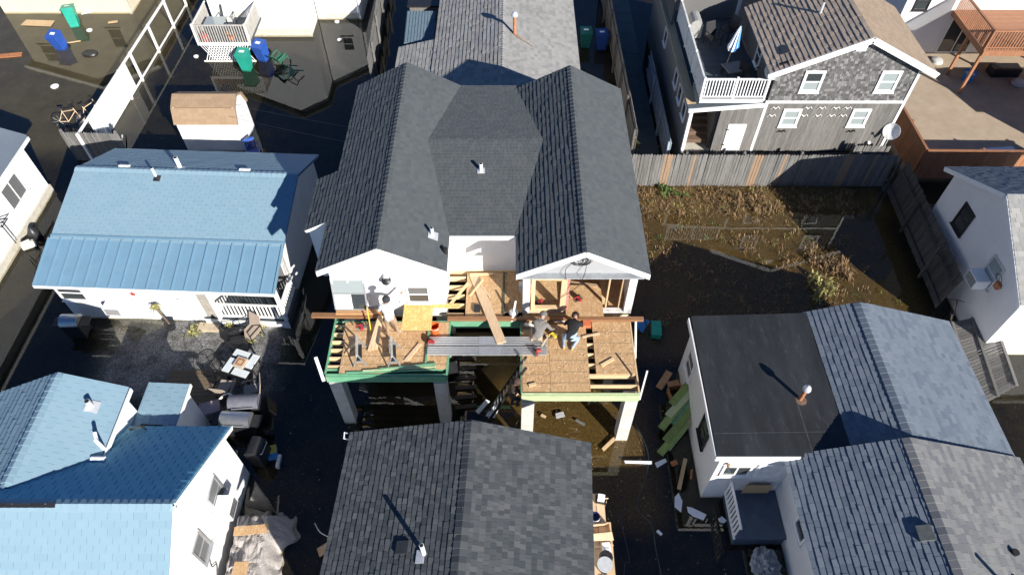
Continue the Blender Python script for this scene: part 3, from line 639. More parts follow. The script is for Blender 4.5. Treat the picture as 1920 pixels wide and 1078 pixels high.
kneel = dict(pelvis=(0,-.04,.42), chest=(.05,.38,.52), head=(.04,.74,.50), face=(0,.6,-.8), shoulderL=(-.14,.46,.56), elbowL=(-.24,.52,.28), wristL=(-.26,.66,.1), shoulderR=(.22,.44,.56), elbowR=(.28,.56,.3), wristR=(.2,.72,.1),
    hipL=(-.12,-.04,.40), kneeL=(-.24,.26,.09), ankleL=(-.15,-.16,.09), toeL=(-.13,-.27,.04), hipR=(.12,-.04,.40), kneeR=(.26,.24,.09), ankleR=(.13,-.14,.09), toeR=(.10,-.25,.04))
blk = cloth('black_tshirt', (.012,.012,.014)); jean = cloth('light_blue_jeans', (.30,.40,.52), (.44,.53,.64))
person('person in black T-shirt and light blue jeans kneeling head down on the porch deck', (1.78,12.1,2.878), R(-12), kneel, blk, jean, cloth('tan_boots', (.55,.38,.2)), cloth('dark_hair', (.03,.02,.015)), sleeve='skin')
climb = dict(pelvis=(0,0,.98), chest=(.03,.08,1.38), head=(.05,.16,1.68), face=(.2,1,-.2), shoulderL=(-.19,.1,1.45), elbowL=(-.3,.26,1.24), wristL=(-.14,.46,1.3), shoulderR=(.2,.1,1.45), elbowR=(.34,.26,1.26), wristR=(.16,.46,1.3),
    hipL=(-.1,0,.9), kneeL=(-.13,.16,.56), ankleL=(-.12,.06,.14), toeL=(-.12,.2,.1), hipR=(.1,0,.9), kneeR=(.14,.22,.78), ankleR=(.12,.1,.42), toeR=(.12,.24,.38))
person('person in brown jacket climbing the ladder beside the sunlit porch deck', (-.02,10.72,1.18), R(-62), climb, cloth('brown_jacket', (.10,.065,.05)), cloth('dark_work_trousers', (.05,.06,.08)), cloth('dark_boots', (.03,.025,.02)), cloth('brown_cap', (.07,.04,.03)))

# ------------------------------------------------------------------ things on the building site
D = 2.878
ld = thing('ladder', 'dark aluminium ladder leaning from the flooded ground to the sunlit porch deck', 'ladder', (-.85,11.1,-.1))
lb, lt = Vector((-.85,11.1,-.1)), Vector((.42,11.2,3.25)); sdv = Vector((0,.19,0))
for s in (-1,1): obj('rail', M().beam(lb+sdv*s, lt+sdv*s, .035, .08, (1,0,0)), darkm, ld)
rg_ = mesh('rung', M().tube([(0,-.19,0),(0,.19,0)], .018, 8), alum)
for k in range(12): inst('rung', rg_, ld, mx(lb.lerp(lt, (k+.8)/12.5)))
for j, (y0, who) in enumerate(((12.00,'back aluminium walk plank of the pair bridging the two porch decks'),(11.64,'front aluminium walk plank of the pair bridging the two porch decks'))):
    wk = thing('walk_plank', who, 'plank', (-.75, y0+.15, 2.93), group='aluminium walk planks between the porches')
    for x0, x1 in ((-2.60,-1.02),(-.34,1.10)):
        for k in range(4): obj('slat', M().box(x0, x1, y0+k*.082, y0+k*.082+.058, 2.93, 2.985), alum, wk)
    obj('plate', M().box(-1.02,-.34, y0, y0+.31, 2.925, 2.992), alum, wk)
    for x in (-2.4,-1.5,.2,.9): obj('cross_bar', M().box(x, x+.05, y0, y0+.31, 2.905, 2.929), alum, wk)
def board(name, label, p, q, w_, h_, mat, cat='board', group=None, up=(0,0,1)):
    return single(name, M().beam(p, q, w_, h_, up), mat, label, cat, group)
board('plank', 'lower brown plank lying across the front of the white gable, its end sticking out left', (-6.38,13.12,3.0), (-4.1,13.08,3.0), .16, .09, brownl, 'plank')
board('plank', 'upper pale plank lying on the brown one below the white gable window', (-5.6,13.2,3.08), (-3.9,13.2,3.08), .2, .06, plain('fresh_cedar_plank', (.55,.3,.14), .65, .2, 4, stretch=(1,12,12)), 'plank')
board('plank', 'long brown plank running in front of the open framed gable and recess', (-2.05,13.02,2.955), (4.18,13.0,2.955), .13, .10, brownl, 'plank')
board('plank', 'tan board sloping from the recess floor onto the aluminium walk planks', (-1.28,14.85,2.93), (-.32,12.05,3.02), .30, .04, tanw, 'plank')
board('lumber', 'short pale stick lying across the recess floor at the wall', (-1.4,14.82,2.97), (-.65,14.86,2.97), .07, .05, lumx, 'lumber')
board('lumber', 'pale stick propped diagonally over the tan sloping board', (-1.38,13.95,2.93), (-.95,14.55,3.05), .05, .05, lum, 'lumber')
board('lumber', 'pale stick crossing the other at the middle of the tan board', (-1.1,14.5,2.99), (-.72,13.9,2.95), .06, .04, tanw, 'lumber')
board('lumber', 'lone pale board end lying in front of the squatting worker', (.55,12.86,2.95), (1.1,12.95,2.95), .12, .04, lumx, 'lumber')
single('osb_sheet', M().box(-3.42,-2.5,12.36,13.40,3.24,3.258).box(-2.498,-1.66,13.22,13.40,3.24,3.258), osbn, 'fresh bright yellow strand board sheet beside the person in the white shirt', 'strand board')
for k in range(3):
    a = Vector((-4.16+.03*k,12.95,3.22-.02*k)); b2 = Vector((-4.40+.11*k,11.80+.03*k,2.93+.005*k))
    board('lumber', ('leftmost','middle','rightmost')[k]+' of the three pale boards fanned out between the sawhorses', a, b2, .085, .04, tanw if k != 1 else lum, 'lumber', 'boards between the sawhorses')
darkgal = plain('dull_galvanised', (.30,.31,.32), .5, .2, 8, metal=.3)
def sawhorse(label, x, y):
    t_ = thing('sawhorse', label, 'sawhorse', (x,y,D), R(8))
    obj('top_bar', M().beam((-.03,-.36,.62),(-.03,.36,.62),.06,.09), greywood, t_, local=True)
    for sy in (-.3,.3):
        for sx in (-1,1): obj('leg', M().beam((-.03,sy,.6),(-.03+sx*.2,sy*1.1,0),.03,.05,(0,1,0)), darkgal, t_, local=True)
        obj('cross_brace', M().beam((-.16,sy*1.06,.25),(.1,sy*1.06,.25),.03,.05), darkgal, t_, local=True)
    obj('tool_tray', M().box(-.12,.06,-.28,.28,.24,.27), darkm, t_, local=True); return t_
sawhorse('left of the two sawhorses on the shaded porch deck', -4.62, 11.62); sawhorse('right of the two sawhorses on the shaded porch deck', -3.58, 11.60)
board('lumber', 'teal edged board lying along the right side of the shaded porch deck', (-2.62,12.6,D+.03), (-2.62,11.25,D+.03), .06, .05, green, 'lumber')
for k in range(3): board('lumber', ('nearest','middle','farthest')[k]+' of the green trim boards along the front of the shaded porch deck', (-5.0+.5*k,11.05+.05*k,D+.02+.02*k), (-2.3,11.16+.09*k,D+.02+.02*k), .05, .035, (green, greeny, green)[k], 'lumber', 'green trim boards on the porch')
def bucket(name, label, loc, mat, r=.15, h=.36, inside=None):
    t_ = thing(name, label, 'bucket', loc)
    obj('body', M().lathe([(r*.82,0),(r,h),(r*1.06,h),(r*1.06,h-.03),(r*.95,h-.001),(r*.78,.02),(.001,.02)], 20), mat, t_, local=True, smooth=True)
    obj('handle', M().tube([(r*math.cos(a*.314), -r*.3-.10*math.sin(a*.314), h*.86-.02*math.sin(a*.314)) for a in range(11)], .006, 5), galv, t_, local=True)
    if inside: obj('content', M().lathe([(r*.9,h*.8),(.001,h*.82)], 14), inside, t_, local=True)
    return t_
bucket('bucket', 'orange bucket at the right corner of the shaded porch deck', (-2.42,12.55,D), orange)
def saw_tool(label, loc, rz, mat):
    t_ = thing('circular_saw', label, 'power tool', loc, rz)
    obj('base_plate', M().box(-.15,.15,-.07,.07,0,.012), steel, t_, local=True); obj('motor', M().tube([(-.02,-.16,.12),(-.02,.02,.12)], [.055,.062], 12), mat, t_, local=True, smooth=True)
    obj('blade_guard', M().tube([(0,.03,.09),(0,.075,.09)], .1, 16), darkm, t_, local=True, smooth=True); obj('handle', M().tube([(-.02,-.02,.16),(-.08,-.02,.22),(-.16,-.02,.2),(-.17,-.02,.12)], .02, 8), mat, t_, local=True, smooth=True)
saw_tool('red power saw in the shade near the upper left of the porch deck', (-4.75,12.72,D), .4, redp); saw_tool('red power saw next to the orange bucket', (-2.55,12.16,D), 1.2, redp)
saw_tool('red power saw on the strand board sheet in the open gable', (2.15,13.75,3.005), .5, redp); saw_tool('red tool lying on the right end of the aluminium walk planks', (.72,11.72,2.985), 1.7, redp)
saw_tool('red tool inside the rough window frame', (.85,13.7,2.82), 2.2, redp)
saw_tool('yellow drill between the two kneeling workers', (1.28,12.42,D), .6, yellow)
board('level', 'yellow spirit level propped up on the shaded porch deck', (-4.42,12.5,D), (-4.5,12.98,3.62), .03, .06, yellow, 'spirit level')
board('lumber', 'grey board propped upright outside the left corner of the shaded porch deck', (-5.74,11.0,2.5), (-5.88,11.35,3.3), .1, .03, galv, 'lumber')
board('lumber', 'thin pole propped up at the front right corner of the sunlit porch deck', (3.82,10.36,2.5), (3.95,10.75,3.5), .05, .03, oldwhite, 'lumber')
board('lumber', 'white upright stick at the right back corner of the sunlit porch deck', (3.98,12.2,1.9), (3.94,12.95,2.9), .06, .04, oldwhite, 'lumber')
single('bag', M().lathe([(.001,0),(.16,.02),(.19,.1),(.15,.2),(.05,.26),(.001,.25)], 12, mx((.05,13.2,2.96), sc=.8)), galv, 'small grey tool bag beside the recess under the wall box', 'bag', smooth=True)
board('hose', 'white pole and hose leaning beside the recess right of the green beam', (.0,12.95,2.9), (.12,13.35,3.45), .05, .05, pvc, 'pole')
single('tool', M().box(-1.22,-1.02,13.3,13.55,2.91,3.0), darkm, 'small black battery charger on the recess floor', 'tool')
single('box', M().box(-2.05,-1.8,12.6,12.85,2.5,2.72), darkm, 'dark box on the beam end right of the orange bucket', 'box')

for lab, p, q, w_, mat_ in (
    ('pale offcut lying on the right edge of the sunlit porch deck', (2.7,11.3,D+.02), (3.1,11.55,D+.02), .09, lum),
    ('narrow pale batten across the gap in the middle of the sunlit porch deck', (2.2,12.35,D+.02), (2.75,12.5,D+.02), .06, tanw),
    ('short pale block at the front left corner of the sunlit porch deck', (.5,10.6,D+.03), (.72,10.66,D+.03), .09, lum),
    ('pale board lying beside the right sawhorse', (-3.25,11.45,D+.02), (-2.85,12.1,D+.02), .11, tanw),
    ('short pale offcut left of the left sawhorse', (-5.1,11.7,D+.02), (-4.9,12.1,D+.02), .09, lum),
    ('long pale stud laid over the recess joists', (-2.05,13.55,2.91), (-1.45,14.5,2.93), .09, lum),
    ('pale board lying inside the open gable behind the sill', (1.9,14.6,2.84), (2.8,14.3,3.03), .12, tanw),
    ('white trim board lying behind the squatting worker', (.4,12.82,2.93), (1.0,12.72,2.9), .12, oldwhite),
    ('white trim board lying behind the kneeling worker', (1.3,12.98,2.93), (2.1,12.92,2.93), .1, oldwhite)):
    board('lumber', lab, p, q, w_, .04, mat_, 'lumber')
rs = random.Random(9); sc = M()
for x0, x1, y0, y1, n_ in ((-5.2,-2.1,11.2,12.9,70),(.4,2.3,10.5,12.8,60),(2.6,3.7,11.1,13,30),(-1.45,-.35,13.2,14.9,30)):
    for k in range(n_):
        x, y, a, L = rs.uniform(x0,x1), rs.uniform(y0,y1), rs.uniform(0,3.14), rs.uniform(.015,.06); z = D+.004 if y < 13.1 else 2.91
        sc.beam((x-L*math.cos(a),y-L*math.sin(a),z),(x+L*math.cos(a),y+L*math.sin(a),z),.018,.012)
o = obj('wood_scraps', sc, tanw, None); o['kind'] = 'stuff'; o['label'] = 'small wood chips scattered over the porch decks'
# ------------------------------------------------------------------ house with the blue roof and porch, at left
rzA = R(-2.6); HAo = Vector((-12.15, 18.0, 0)); 
HA = thing('blue_roof_house', 'white house with pale blue roof and blue ribbed porch roof', 'house', HAo, rzA)
fA = mx(HAo, rzA)
def a_(x, y, z): return fA @ Vector((x-HAo.x, y-HAo.y, z))
AL, AR = -16.3, -7.95; yr, zr = 19.4, 3.45; yb, zb = 16.5, 2.72; ye, ze = 14.78, 2.22; yk, zk = 21.8, 2.35
def aslab(pts, d, mat, name='wall', parent=HA): return obj(name, M().slab([a_(*p) for p in pts], fA.to_3x3() @ Vector(d)), mat, parent)
def abox(x0, x1, y0, y1, z0, z1, mat, name, parent=HA):
    k = M().box(x0, x1, y0, y1, z0, z1); k.v = [tuple(a_(*p)) for p in k.v]; return obj(name, k, mat, parent)
BD = plain('deep_blue_underlay', (.10,.19,.28), .7)
S = Shingles(HA, 300)
S.plane(a_(AL,yb,zb), fA.to_3x3() @ Vector((1,0,0)), fA.to_3x3() @ Vector((0,yr-yb,zr-zb)), AR-AL, math.hypot(yr-yb,zr-zb), sh_blue, .15, (.33,.33), .006, stagger=.5, gap=.012, dmat=BD, under=BD)
S.plane(a_(AR,yk,zk), fA.to_3x3() @ Vector((-1,0,0)), fA.to_3x3() @ Vector((0,yr-yk,zr-zk)), AR-AL, math.hypot(yr-yk,zr-zk), sh_blue, .15, (.33,.33), .014, stagger=.5, gap=.012, dmat=BD, under=BD)
S.finish(); ridge(HA, a_(AL,yr,zr), a_(AR,yr,zr), sh_blue, drop=.05)
bluem = plain('blue_painted_metal_roof', (.15,.27,.37), .45, .06, 2, dirt=((.22,.33,.41),.3))
aslab([(AL-.05,ye,ze),(AR,ye,ze),(AR,yb+.05,zb+.01),(AL-.05,yb+.05,zb+.01)], (0,0,-.08), bluem, 'porch_roof')
pan_n = 19
for k in range(pan_n+1):
    x = AL-.04 + (AR-AL)*k/pan_n; q0 = a_(x,ye-.005,ze+.02); q1 = a_(x,yb+.03,zb+.03); obj('roof_rib', M().beam(q0, q1, .035, .045), bluem, HA)
aslab([(AL-.06,ye-.025,ze-.13),(AR+.03,ye-.025,ze-.13),(AR+.03,ye-.025,ze-.005),(AL-.06,ye-.025,ze-.005)], (0,.02,0), trimw, 'fascia')
aslab([(AL,yb+.08,zb+.04),(AR,yb+.08,zb+.04),(AR,yb+.16,zb+.06),(AL,yb+.16,zb+.06)], (0,0,.02), bluem, 'flashing')
yf = 15.12
aslab([(AL+.2,yf,-.1),(-10.55,yf,-.1),(-10.55,yf,2.2),(AL+.2,yf,2.2)], (0,.12,0), white)
aslab([(-10.55,16.5,-.1),(AR-.2,16.5,-.1),(AR-.2,16.5,2.66),(-10.55,16.5,2.66)], (0,.12,0), white)
aslab([(-10.55,yf+.12,-.1),(-10.55,16.5,-.1),(-10.55,16.5,2.45),(-10.55,yf+.12,2.2)], (-.12,0,0), white)
for x, d in ((AL+.2,.12),(AR-.2,-.12)):
    aslab([(x,16.5 if d < 0 else yf+.12,-.1),(x,yk-.25,-.1),(x,yk-.25,2.4),(x,yr,3.36),(x,16.5,2.64)]+([] if d < 0 else [(x,yf+.12,2.25)]), (d,0,0), white)
aslab([(AL+.32,yk-.25,-.1),(AR-.32,yk-.25,-.1),(AR-.32,yk-.25,2.4),(AL+.32,yk-.25,2.4)], (0,-.12,0), white)
abox(-11.0,AR-.05,14.95,16.5,-.1,.34,deckgr,'porch_floor'); abox(-11.05,AR-.02,14.93,14.95,-.1,.36,trimw,'porch_skirt')
# porch posts and railing
for x in (-10.5, AR-.12): abox(x-.06,x+.06,14.98,15.1,.34,2.14,trimw,'porch_post')
abox(-10.5,AR-.2,15.0,15.06,1.16,1.22,trimw,'handrail'); abox(-10.5,AR-.2,15.0,15.06,.46,.52,trimw,'bottom_rail'); abox(AR-.16,AR-.1,15.1,16.45,1.16,1.22,trimw,'handrail'); abox(AR-.16,AR-.1,15.1,16.45,.46,.52,trimw,'bottom_rail')
bl = mesh('baluster', M().box(-.022,.022,-.02,.02,.52,1.16), trimw)
for k in range(18): inst('baluster', bl, HA, fA @ mx((-10.36+k*.133-HAo.x, 15.03-HAo.y, 0)))
for k in range(9): inst('baluster', bl, HA, fA @ mx((AR-.13-HAo.x, 15.22+k*.14-HAo.y, 0)))
aslab([(-10.45,16.40,.4),(-8.3,16.40,.4),(-8.3,16.40,2.2),(-10.45,16.40,2.2)], (0,.09,0), cedar, 'porch_back_panel')
for x in (-9.6, -8.85): aslab([(x-.28,16.36,.55),(x+.28,16.36,.55),(x+.28,16.36,1.15),(x-.28,16.36,1.15)], (0,.03,0), black, 'porch_window')
abox(-11.0,-10.6,15.08,15.118,.3,2.1,plain('grey_porch_door', (.34,.31,.27), .7),'door'); abox(-11.3,-10.55,14.6,14.93,-.1,.16,plain('sandstone_step', (.46,.38,.27), .8),'step')
window(HA, a_(-15.55,yf,1.45), .85, .75, fA.to_3x3() @ Vector((0,-1,0)))
w_ = window(HA, a_(-14.1,yf,1.55), .8, .62, fA.to_3x3() @ Vector((0,-1,0)), gm_=blind); ac_unit(HA, a_(-14.05,yf-.05,1.02), fA.to_3x3() @ Vector((0,-1,0)), .6, .4, .45)
window(HA, a_(-12.62,yf,1.6), .28, .42, fA.to_3x3() @ Vector((0,-1,0)), gm_=blind, fw=.04); window(HA, a_(-12.18,yf,1.6), .28, .42, fA.to_3x3() @ Vector((0,-1,0)), gm_=blind, fw=.04)
def star(parent, c, r, mat):
    k = M(); pts = [a_(c[0]+rr*math.sin(i*math.pi/5), yf-.03, c[2]+rr*math.cos(i*math.pi/5)) for i in range(10) for rr in ((r,r*.42)[i % 2],)]
    k.slab(pts[::-1], fA.to_3x3() @ Vector((0,.025,0))); obj('wall_star', k, mat, parent)
star(HA, (-13.3,0,1.5), .13, plain('red_star', (.35,.05,.04), .6)); star(HA, (-13.45,0,1.2), .07, plain('tan_star', (.5,.38,.3), .6)); star(HA, (-11.75,0,1.3), .08, plain('grey_star', (.35,.36,.4), .6)); star(HA, (-16.0,0,1.65), .07, darkm)
pipe_vent(HA, a_(-13.2,19.15,3.38), .4, .05, pvc); obj('flashing', M().mbox(fA @ mx((-13.12-HAo.x,19.05-HAo.y,3.38), rx=R(14)), .24, .24, .02), darkm, HA)
for x in (-12.6,): pipe_vent(HA, a_(x,19.85,3.2), .5, .08, pvc); obj('flashing', M().mbox(fA @ mx((x+.05-HAo.x,19.8-HAo.y,3.27), rx=R(-24)), .36, .2, .02), pvc, HA)
for x in (-14.55,-10.0): obj('roof_vent', M().mbox(fA @ mx((x-HAo.x,19.62-HAo.y,3.42), rx=R(-24)), .38, .12, .08), pvc, HA)
dish('satellite_dish', 'white satellite dish at the left corner of the pale blue roof', a_(AL-.35,16.75,.9), R(120), .36, .9, 45)
# grill, palm
def gas_grill(label, loc, rz, lid=steel, w_=.62, side=True):
    t_ = thing('gas_grill', label, 'grill', loc, rz)
    obj('cart', M().box(-w_/2,w_/2,-.24,.24,.1,.78), black, t_, local=True)
    k = M(); k.slab([(-w_/2,.27*math.cos(a*math.pi/8),.80+.26*math.sin(a*math.pi/8)) for a in range(9)], (w_,0,0)); obj('lid', k, lid, t_, local=True, smooth=True)
    obj('handle', M().tube([(-w_*.35,-.27,.92),(-w_*.35,-.32,.94),(w_*.35,-.32,.94),(w_*.35,-.27,.92)], .014, 6), alum, t_, local=True)
    if side:
        for s in (-1,1): obj('side_shelf', M().box(min(s*w_/2,s*(w_/2+.32)),max(s*w_/2,s*(w_/2+.32)),-.22,.22,.74,.78), darkm, t_, local=True)
    for sx in (-1,1):
        for sy in (-1,1): obj('wheel', M().tube([(sx*w_*.42-.02,sy*.2,.06),(sx*w_*.42+.02,sy*.2,.06)], .06, 10), black, t_, local=True)
    return t_
gas_grill('steel lidded gas grill at the left front corner of the blue roofed house', (-15.7,14.5,-.02), R(2))
pp = thing('potted_palm', 'small palm in a black pot before the blue roofed house', 'plant', (-12.45,14.72,.03))
obj('pot', M().lathe([(.13,0),(.2,.3),(.2,.32),(.17,.3),(.001,.28)], 12, None), black, pp, local=True, smooth=True)
obj('stem', M().tube([(0,0,.25),(-.1,.05,.7),(-.22,.1,1.15)], .035, 7), plain('palm_trunk', (.12,.09,.06), .9), pp, local=True)
k = M()
for i in range(14):
    a = i*2.4; L = .34; c0 = Vector((-.22,.1,1.15)); d = Vector((math.cos(a), math.sin(a), 0)); s_ = d.cross(Vector((0,0,1)))
    for j in range(4):
        u0, u1 = j/4, (j+1)/4; z0, z1 = .22*u0-.42*u0*u0, .22*u1-.42*u1*u1
        k.add([c0+d*L*u0-s_*.035*(1-u0)+Vector((0,0,z0)), c0+d*L*u0+s_*.035*(1-u0)+Vector((0,0,z0)), c0+d*L*u1+s_*.035*(1-u1)+Vector((0,0,z1)), c0+d*L*u1-s_*.035*(1-u1)+Vector((0,0,z1))], [(0,1,2,3)])
obj('fronds', k, yleaf, pp, local=True)

# ------------------------------------------------------------------ blue house at the lower left
HB = thing('blue_roof_house', 'house with several joined blue roofs and a bright white gable wall with an air conditioner', 'house', (-11, 7, 0))
S = Shingles(HB, 300)
yR, zR, yE, zE = 6.35, 4.55, 9.40, 2.62; xr_ = -8.15
S.plane((xr_,yE,zE), (-1,0,0), (0,yR-yE,zR-zE), 7.2, math.hypot(yR-yE,zR-zE), sh_bluedk, .19, (.31,.31), .022, stagger=.5, gap=.02, dmat=BD, under=BD)
S.plane((-15.4,3.3,zR-(yR-3.3)*.633), (1,0,0), (0,yR-3.3,(yR-3.3)*.633), 7.25, (yR-3.3)*math.hypot(1,.633), sh_blue, .19, (.31,.31), .006, stagger=.5, gap=.01, dmat=BD, under=BD)
# cross gable behind it, ridge towards the back
xm, zm = -12.6, 4.3; xe, zE2 = -10.98, 3.5; slope = (zm-zE2)/(xe-xm)
S.plane((xe,6.9,zE2), (0,1,0), (xm-xe,0,zm-zE2), 3.3, math.hypot(xm-xe,zm-zE2), sh_blue, .19, (.31,.31), .006, stagger=.5, gap=.01, dmat=BD, under=BD)
S.plane((xm-3.2,10.2,zm-3.2*slope), (0,-1,0), (3.2,0,3.2*slope), 4.2, 3.2*math.hypot(1,slope), sh_blue, .23, (.36,.36), .025, stagger=.5, gap=.022, dmat=BD, under=BD)
S.plane((-9.9,9.3,2.35), (0,1,0), (-1.2,0,.12), 1.68, 1.2, sh_blue, .19, (.31,.31), .008, stagger=.5, gap=.015, dmat=BD, under=BD)
S.plane((-15.2,3.6,3.02), (1,0,0), (0,2.7,.72), 3.75, 2.8, sh_blue, .19, (.31,.31), .007, stagger=.5, gap=.012, dmat=trimw, under=BD, reg=[(0,0),(3.3,0),(3.75,2.5),(.0,2.8)])
S.finish()
ridge(HB, (-15.4,yR,zR), (xr_,yR,zR), sh_blue, drop=.08); ridge(HB, (xm,7.0,zm), (xm,10.15,zm), sh_blue, drop=.05)
wall(HB, [(-8.32,9.15,-.2),(-8.32,3.5,-.2),(-8.32,3.5,zR-(yR-3.5)*.633-.1),(-8.32,yR,zR-.1),(-8.32,9.15,2.68)], (-.12,0,0), white)
wall(HB, [(-15.4,9.15,-.2),(-8.44,9.15,-.2),(-8.44,9.15,2.66),(-15.4,9.15,2.66)], (0,-.12,0), white)
wall(HB, [(-11.12,7.2,2.2),(-11.12,10.0,-.2),(-11.12,10.0,3.5),(-11.12,7.2,3.5)], (-.12,0,0), white)
wall(HB, [(-16,10.0,-.2),(-11.24,10.0,-.2),(-11.24,10.0,3.45),(-12.6,10.0,4.15),(-16,10.0,2.5)], (0,-.12,0), white)
wall(HB, [(-10.0,9.35,-.2),(-10.0,10.85,-.2),(-10.0,10.85,2.28),(-10.0,9.35,2.28)], (-.1,0,0), white); wall(HB, [(-11.1,10.85,-.2),(-10.1,10.85,-.2),(-10.1,10.85,2.28),(-11.1,10.85,2.28)], (0,-.1,0), white)
obj('rake_board', M().beam((-8.13,9.42,2.53),(-8.13,yR,4.46),.03,.14,(0,.5,1)).beam((-8.13,3.3,zR-(yR-3.3)*.633-.1),(-8.13,yR,4.46),.03,.14,(0,-.5,1)), trimw, HB)
obj('fascia', M().box(-10.96,-10.93,6.95,10.18,3.32,3.48), trimw, HB); obj('fascia', M().box(-9.89,-9.86,9.3,11.0,2.2,2.34), trimw, HB)
obj('fascia', M().slab([(-11.9,3.6,2.80),(-11.45,6.1,3.46),(-11.45,6.1,3.66),(-11.9,3.6,3.0)], (.03,0,0)), trimw, HB)
pipe_vent(HB, (-11.62,9.42,3.78), .3, .075, galv); obj('flashing', M().mbox(mx((-11.58,9.4,3.82), ry=R(26)), .34, .34, .02), galv, HB)
pv = obj('plumbing_stack', M().tube([(-11.0,8.3,3.3),(-11.0,8.3,4.0)], .05, 10).tube([(-11.0,8.3,3.92),(-11.1,8.52,4.0)], .05, 10).tube([(-11.15,7.95,3.62),(-10.8,7.95,3.6)], .07, 10), pvc, HB, smooth=True)
window(HB, (-8.32,7.62,2.0), .62, .9, (1,0,0), fm=alum, gm_=screen); ac_unit(HB, (-8.28,7.35,1.72), (1,0,0), .58, .42, .45)
window(HB, (-8.32,6.15,2.0), .5, .9, (1,0,0), fm=alum, gm_=screen)
obj('wall_cable', M().tube(cable([(-8.28,6.2,1.5),(-8.27,5.95,1.1),(-8.27,6.1,.8),(-8.27,5.8,.5)],0), .015, 5), cableb, HB)
obj('roof_patch', M().slab([(-12.4,6.27,4.53),(-10.95,6.27,4.53),(-10.95,6.38,4.565),(-11.6,6.36,4.56),(-12.4,6.37,4.563)], (0,0,.03)), plain('black_tar_patch', (.015,.015,.018), .6, .5, 14, bmp=.6), HB)
obj('skylight', M().mbox(mx((-10.55,9.42,2.43), ry=R(6)), .62, .28, .06), black, HB)
obj('roof_debris', M().tube([(-10.9,9.2,2.9),(-10.6,9.28,2.84),(-10.45,9.22,2.82)], .03, 5).tube([(-10.85,9.15,2.9),(-10.7,9.32,2.8)], .03, 5), black, HB)

# ------------------------------------------------------------------ dark shingled house at the bottom middle
rzC = R(-2.7); HCo = Vector((-1.3, 6.5, 0)); fC = mx(HCo, rzC)
HC = thing('grey_roof_house', 'nearest house, its dark grey shingled gable roof filling the bottom middle', 'house', HCo, rzC)
S = Shingles(HC, 300); xl, xm, xr2, y0, y1, z0, z1 = -4.49, -1.134, 2.03, 3.2, 8.55, 3.65, 4.65
def cw(x, y, z): return fC @ Vector((x-HCo.x, y-HCo.y, z))
r3 = fC.to_3x3()
S.plane(cw(xl,y1,z0), r3 @ Vector((0,-1,0)), r3 @ Vector((xm-xl,0,z1-z0)), y1-y0, math.hypot(xm-xl,z1-z0), sh_front, .145, (.125,.165), .02, jit=.004, dmat=rubber)
S.plane(cw(xr2,y0,z0), r3 @ Vector((0,1,0)), r3 @ Vector((xm-xr2,0,z1-z0)), y1-y0, math.hypot(xm-xr2,z1-z0), sh_front, .145, (.10,.16), .012, jit=.004, dmat=rubber)
S.finish(); ridge(HC, cw(xm,y0,z1), cw(xm,y1,z1), sh_front, w=.17, drop=.05, step=.16)
k = M()
for s_, x in ((1, xl+.35), (-1, xr2-.35)): k.slab([cw(x,y0,-.2),cw(x,y1-.3,-.2),cw(x,y1-.3,z0+.0),cw(x,y0,z0+.0)], r3 @ Vector((.12*s_,0,0)))
obj('wall', k, white, HC); wall(HC, [cw(xl+.36,y1-.3,-.2),cw(xr2-.36,y1-.3,-.2),cw(xr2-.36,y1-.3,z0+.02),cw(xm,y1-.3,z1-.12),cw(xl+.36,y1-.3,z0+.02)], r3 @ Vector((0,-.12,0)), white)
pipe_vent(HC, cw(-1.98,5.2,4.36), .62, .055, pvc); obj('flashing', M().mbox(fC @ mx((-2.06-HCo.x,5.13-HCo.y,4.41), ry=R(-16)), .2, .3, .02), galv, HC)
obj('roof_vent', M().mbox(fC @ mx((-2.52-HCo.x,5.36-HCo.y,4.26), ry=R(-16)), .3, .3, .1), plain('black_vent_box', (.03,.033,.036), .6), HC)
obj('gutter_bracket', M().tube([cw(-4.57,8.54,3.6),cw(-4.67,8.58,3.58),cw(-4.65,8.4,3.58),cw(-4.52,8.36,3.6)], .02, 6), pvc, HC)
obj('corner_trim', M().mbox(fC @ mx((1.98-HCo.x,4.7-HCo.y,3.5)), .1, .9, .1), trimw, HC)
# ------------------------------------------------------------------ house with flat black roof and two gables, lower right
HD = thing('flat_roof_house', 'white house with a flat black roof joined to two pale grey shingled gables', 'house', (9.5, 9.5, 0))
zf = 2.9
m, t, b = nodes('black_flat_roof')
n = tex(t, 1.1, 6, rough=.7, stretch=(1.6,.35,1)); n2 = tex(t, 5, 5, rough=.7, stretch=(1,.3,1)); n3 = tex(t, 40, 2)
c = mixc(t, ramp(t, n, .4, .75), (.014,.0155,.017), (.032,.036,.04)); c = mixc(t, math_(t, 'MULTIPLY', ramp(t, n2, .56, .75), .55), c, (.065,.072,.08)); c = mixc(t, math_(t, 'MULTIPLY', ramp(t, n3, .62, .7), .25), c, (.075,.078,.08))
t.links.new(c, b.inputs['Base Color']); b.inputs['Roughness'].default_value = .62; bump(t, b, n2, .12, .02); flatm = m
obj('flat_roof', M().slab([(5.68,8.35,zf),(8.1,8.35,zf),(8.12,8.46,zf),(9.75,8.46,zf+.02),(9.72,13.28,zf+.02),(5.74,13.16,zf)], (0,0,-.14)), flatm, HD)
k = M()
for x in (8.35,): k.beam((x,8.45,zf+.004),(x-.08,13.15,zf+.006),.035,.006)
for y in (9.05,): k.beam((5.72,y,zf+.004),(9.4,y+.06,zf+.012),.02,.005)
obj('membrane_seam', k, plain('seam_tape', (.045,.05,.054), .7, .4, 5), HD)
obj('fascia', M().box(5.66,8.0,8.325,8.347,2.66,zf-.004).box(5.64,5.675,8.35,13.1,2.68,zf-.02), trimw, HD)
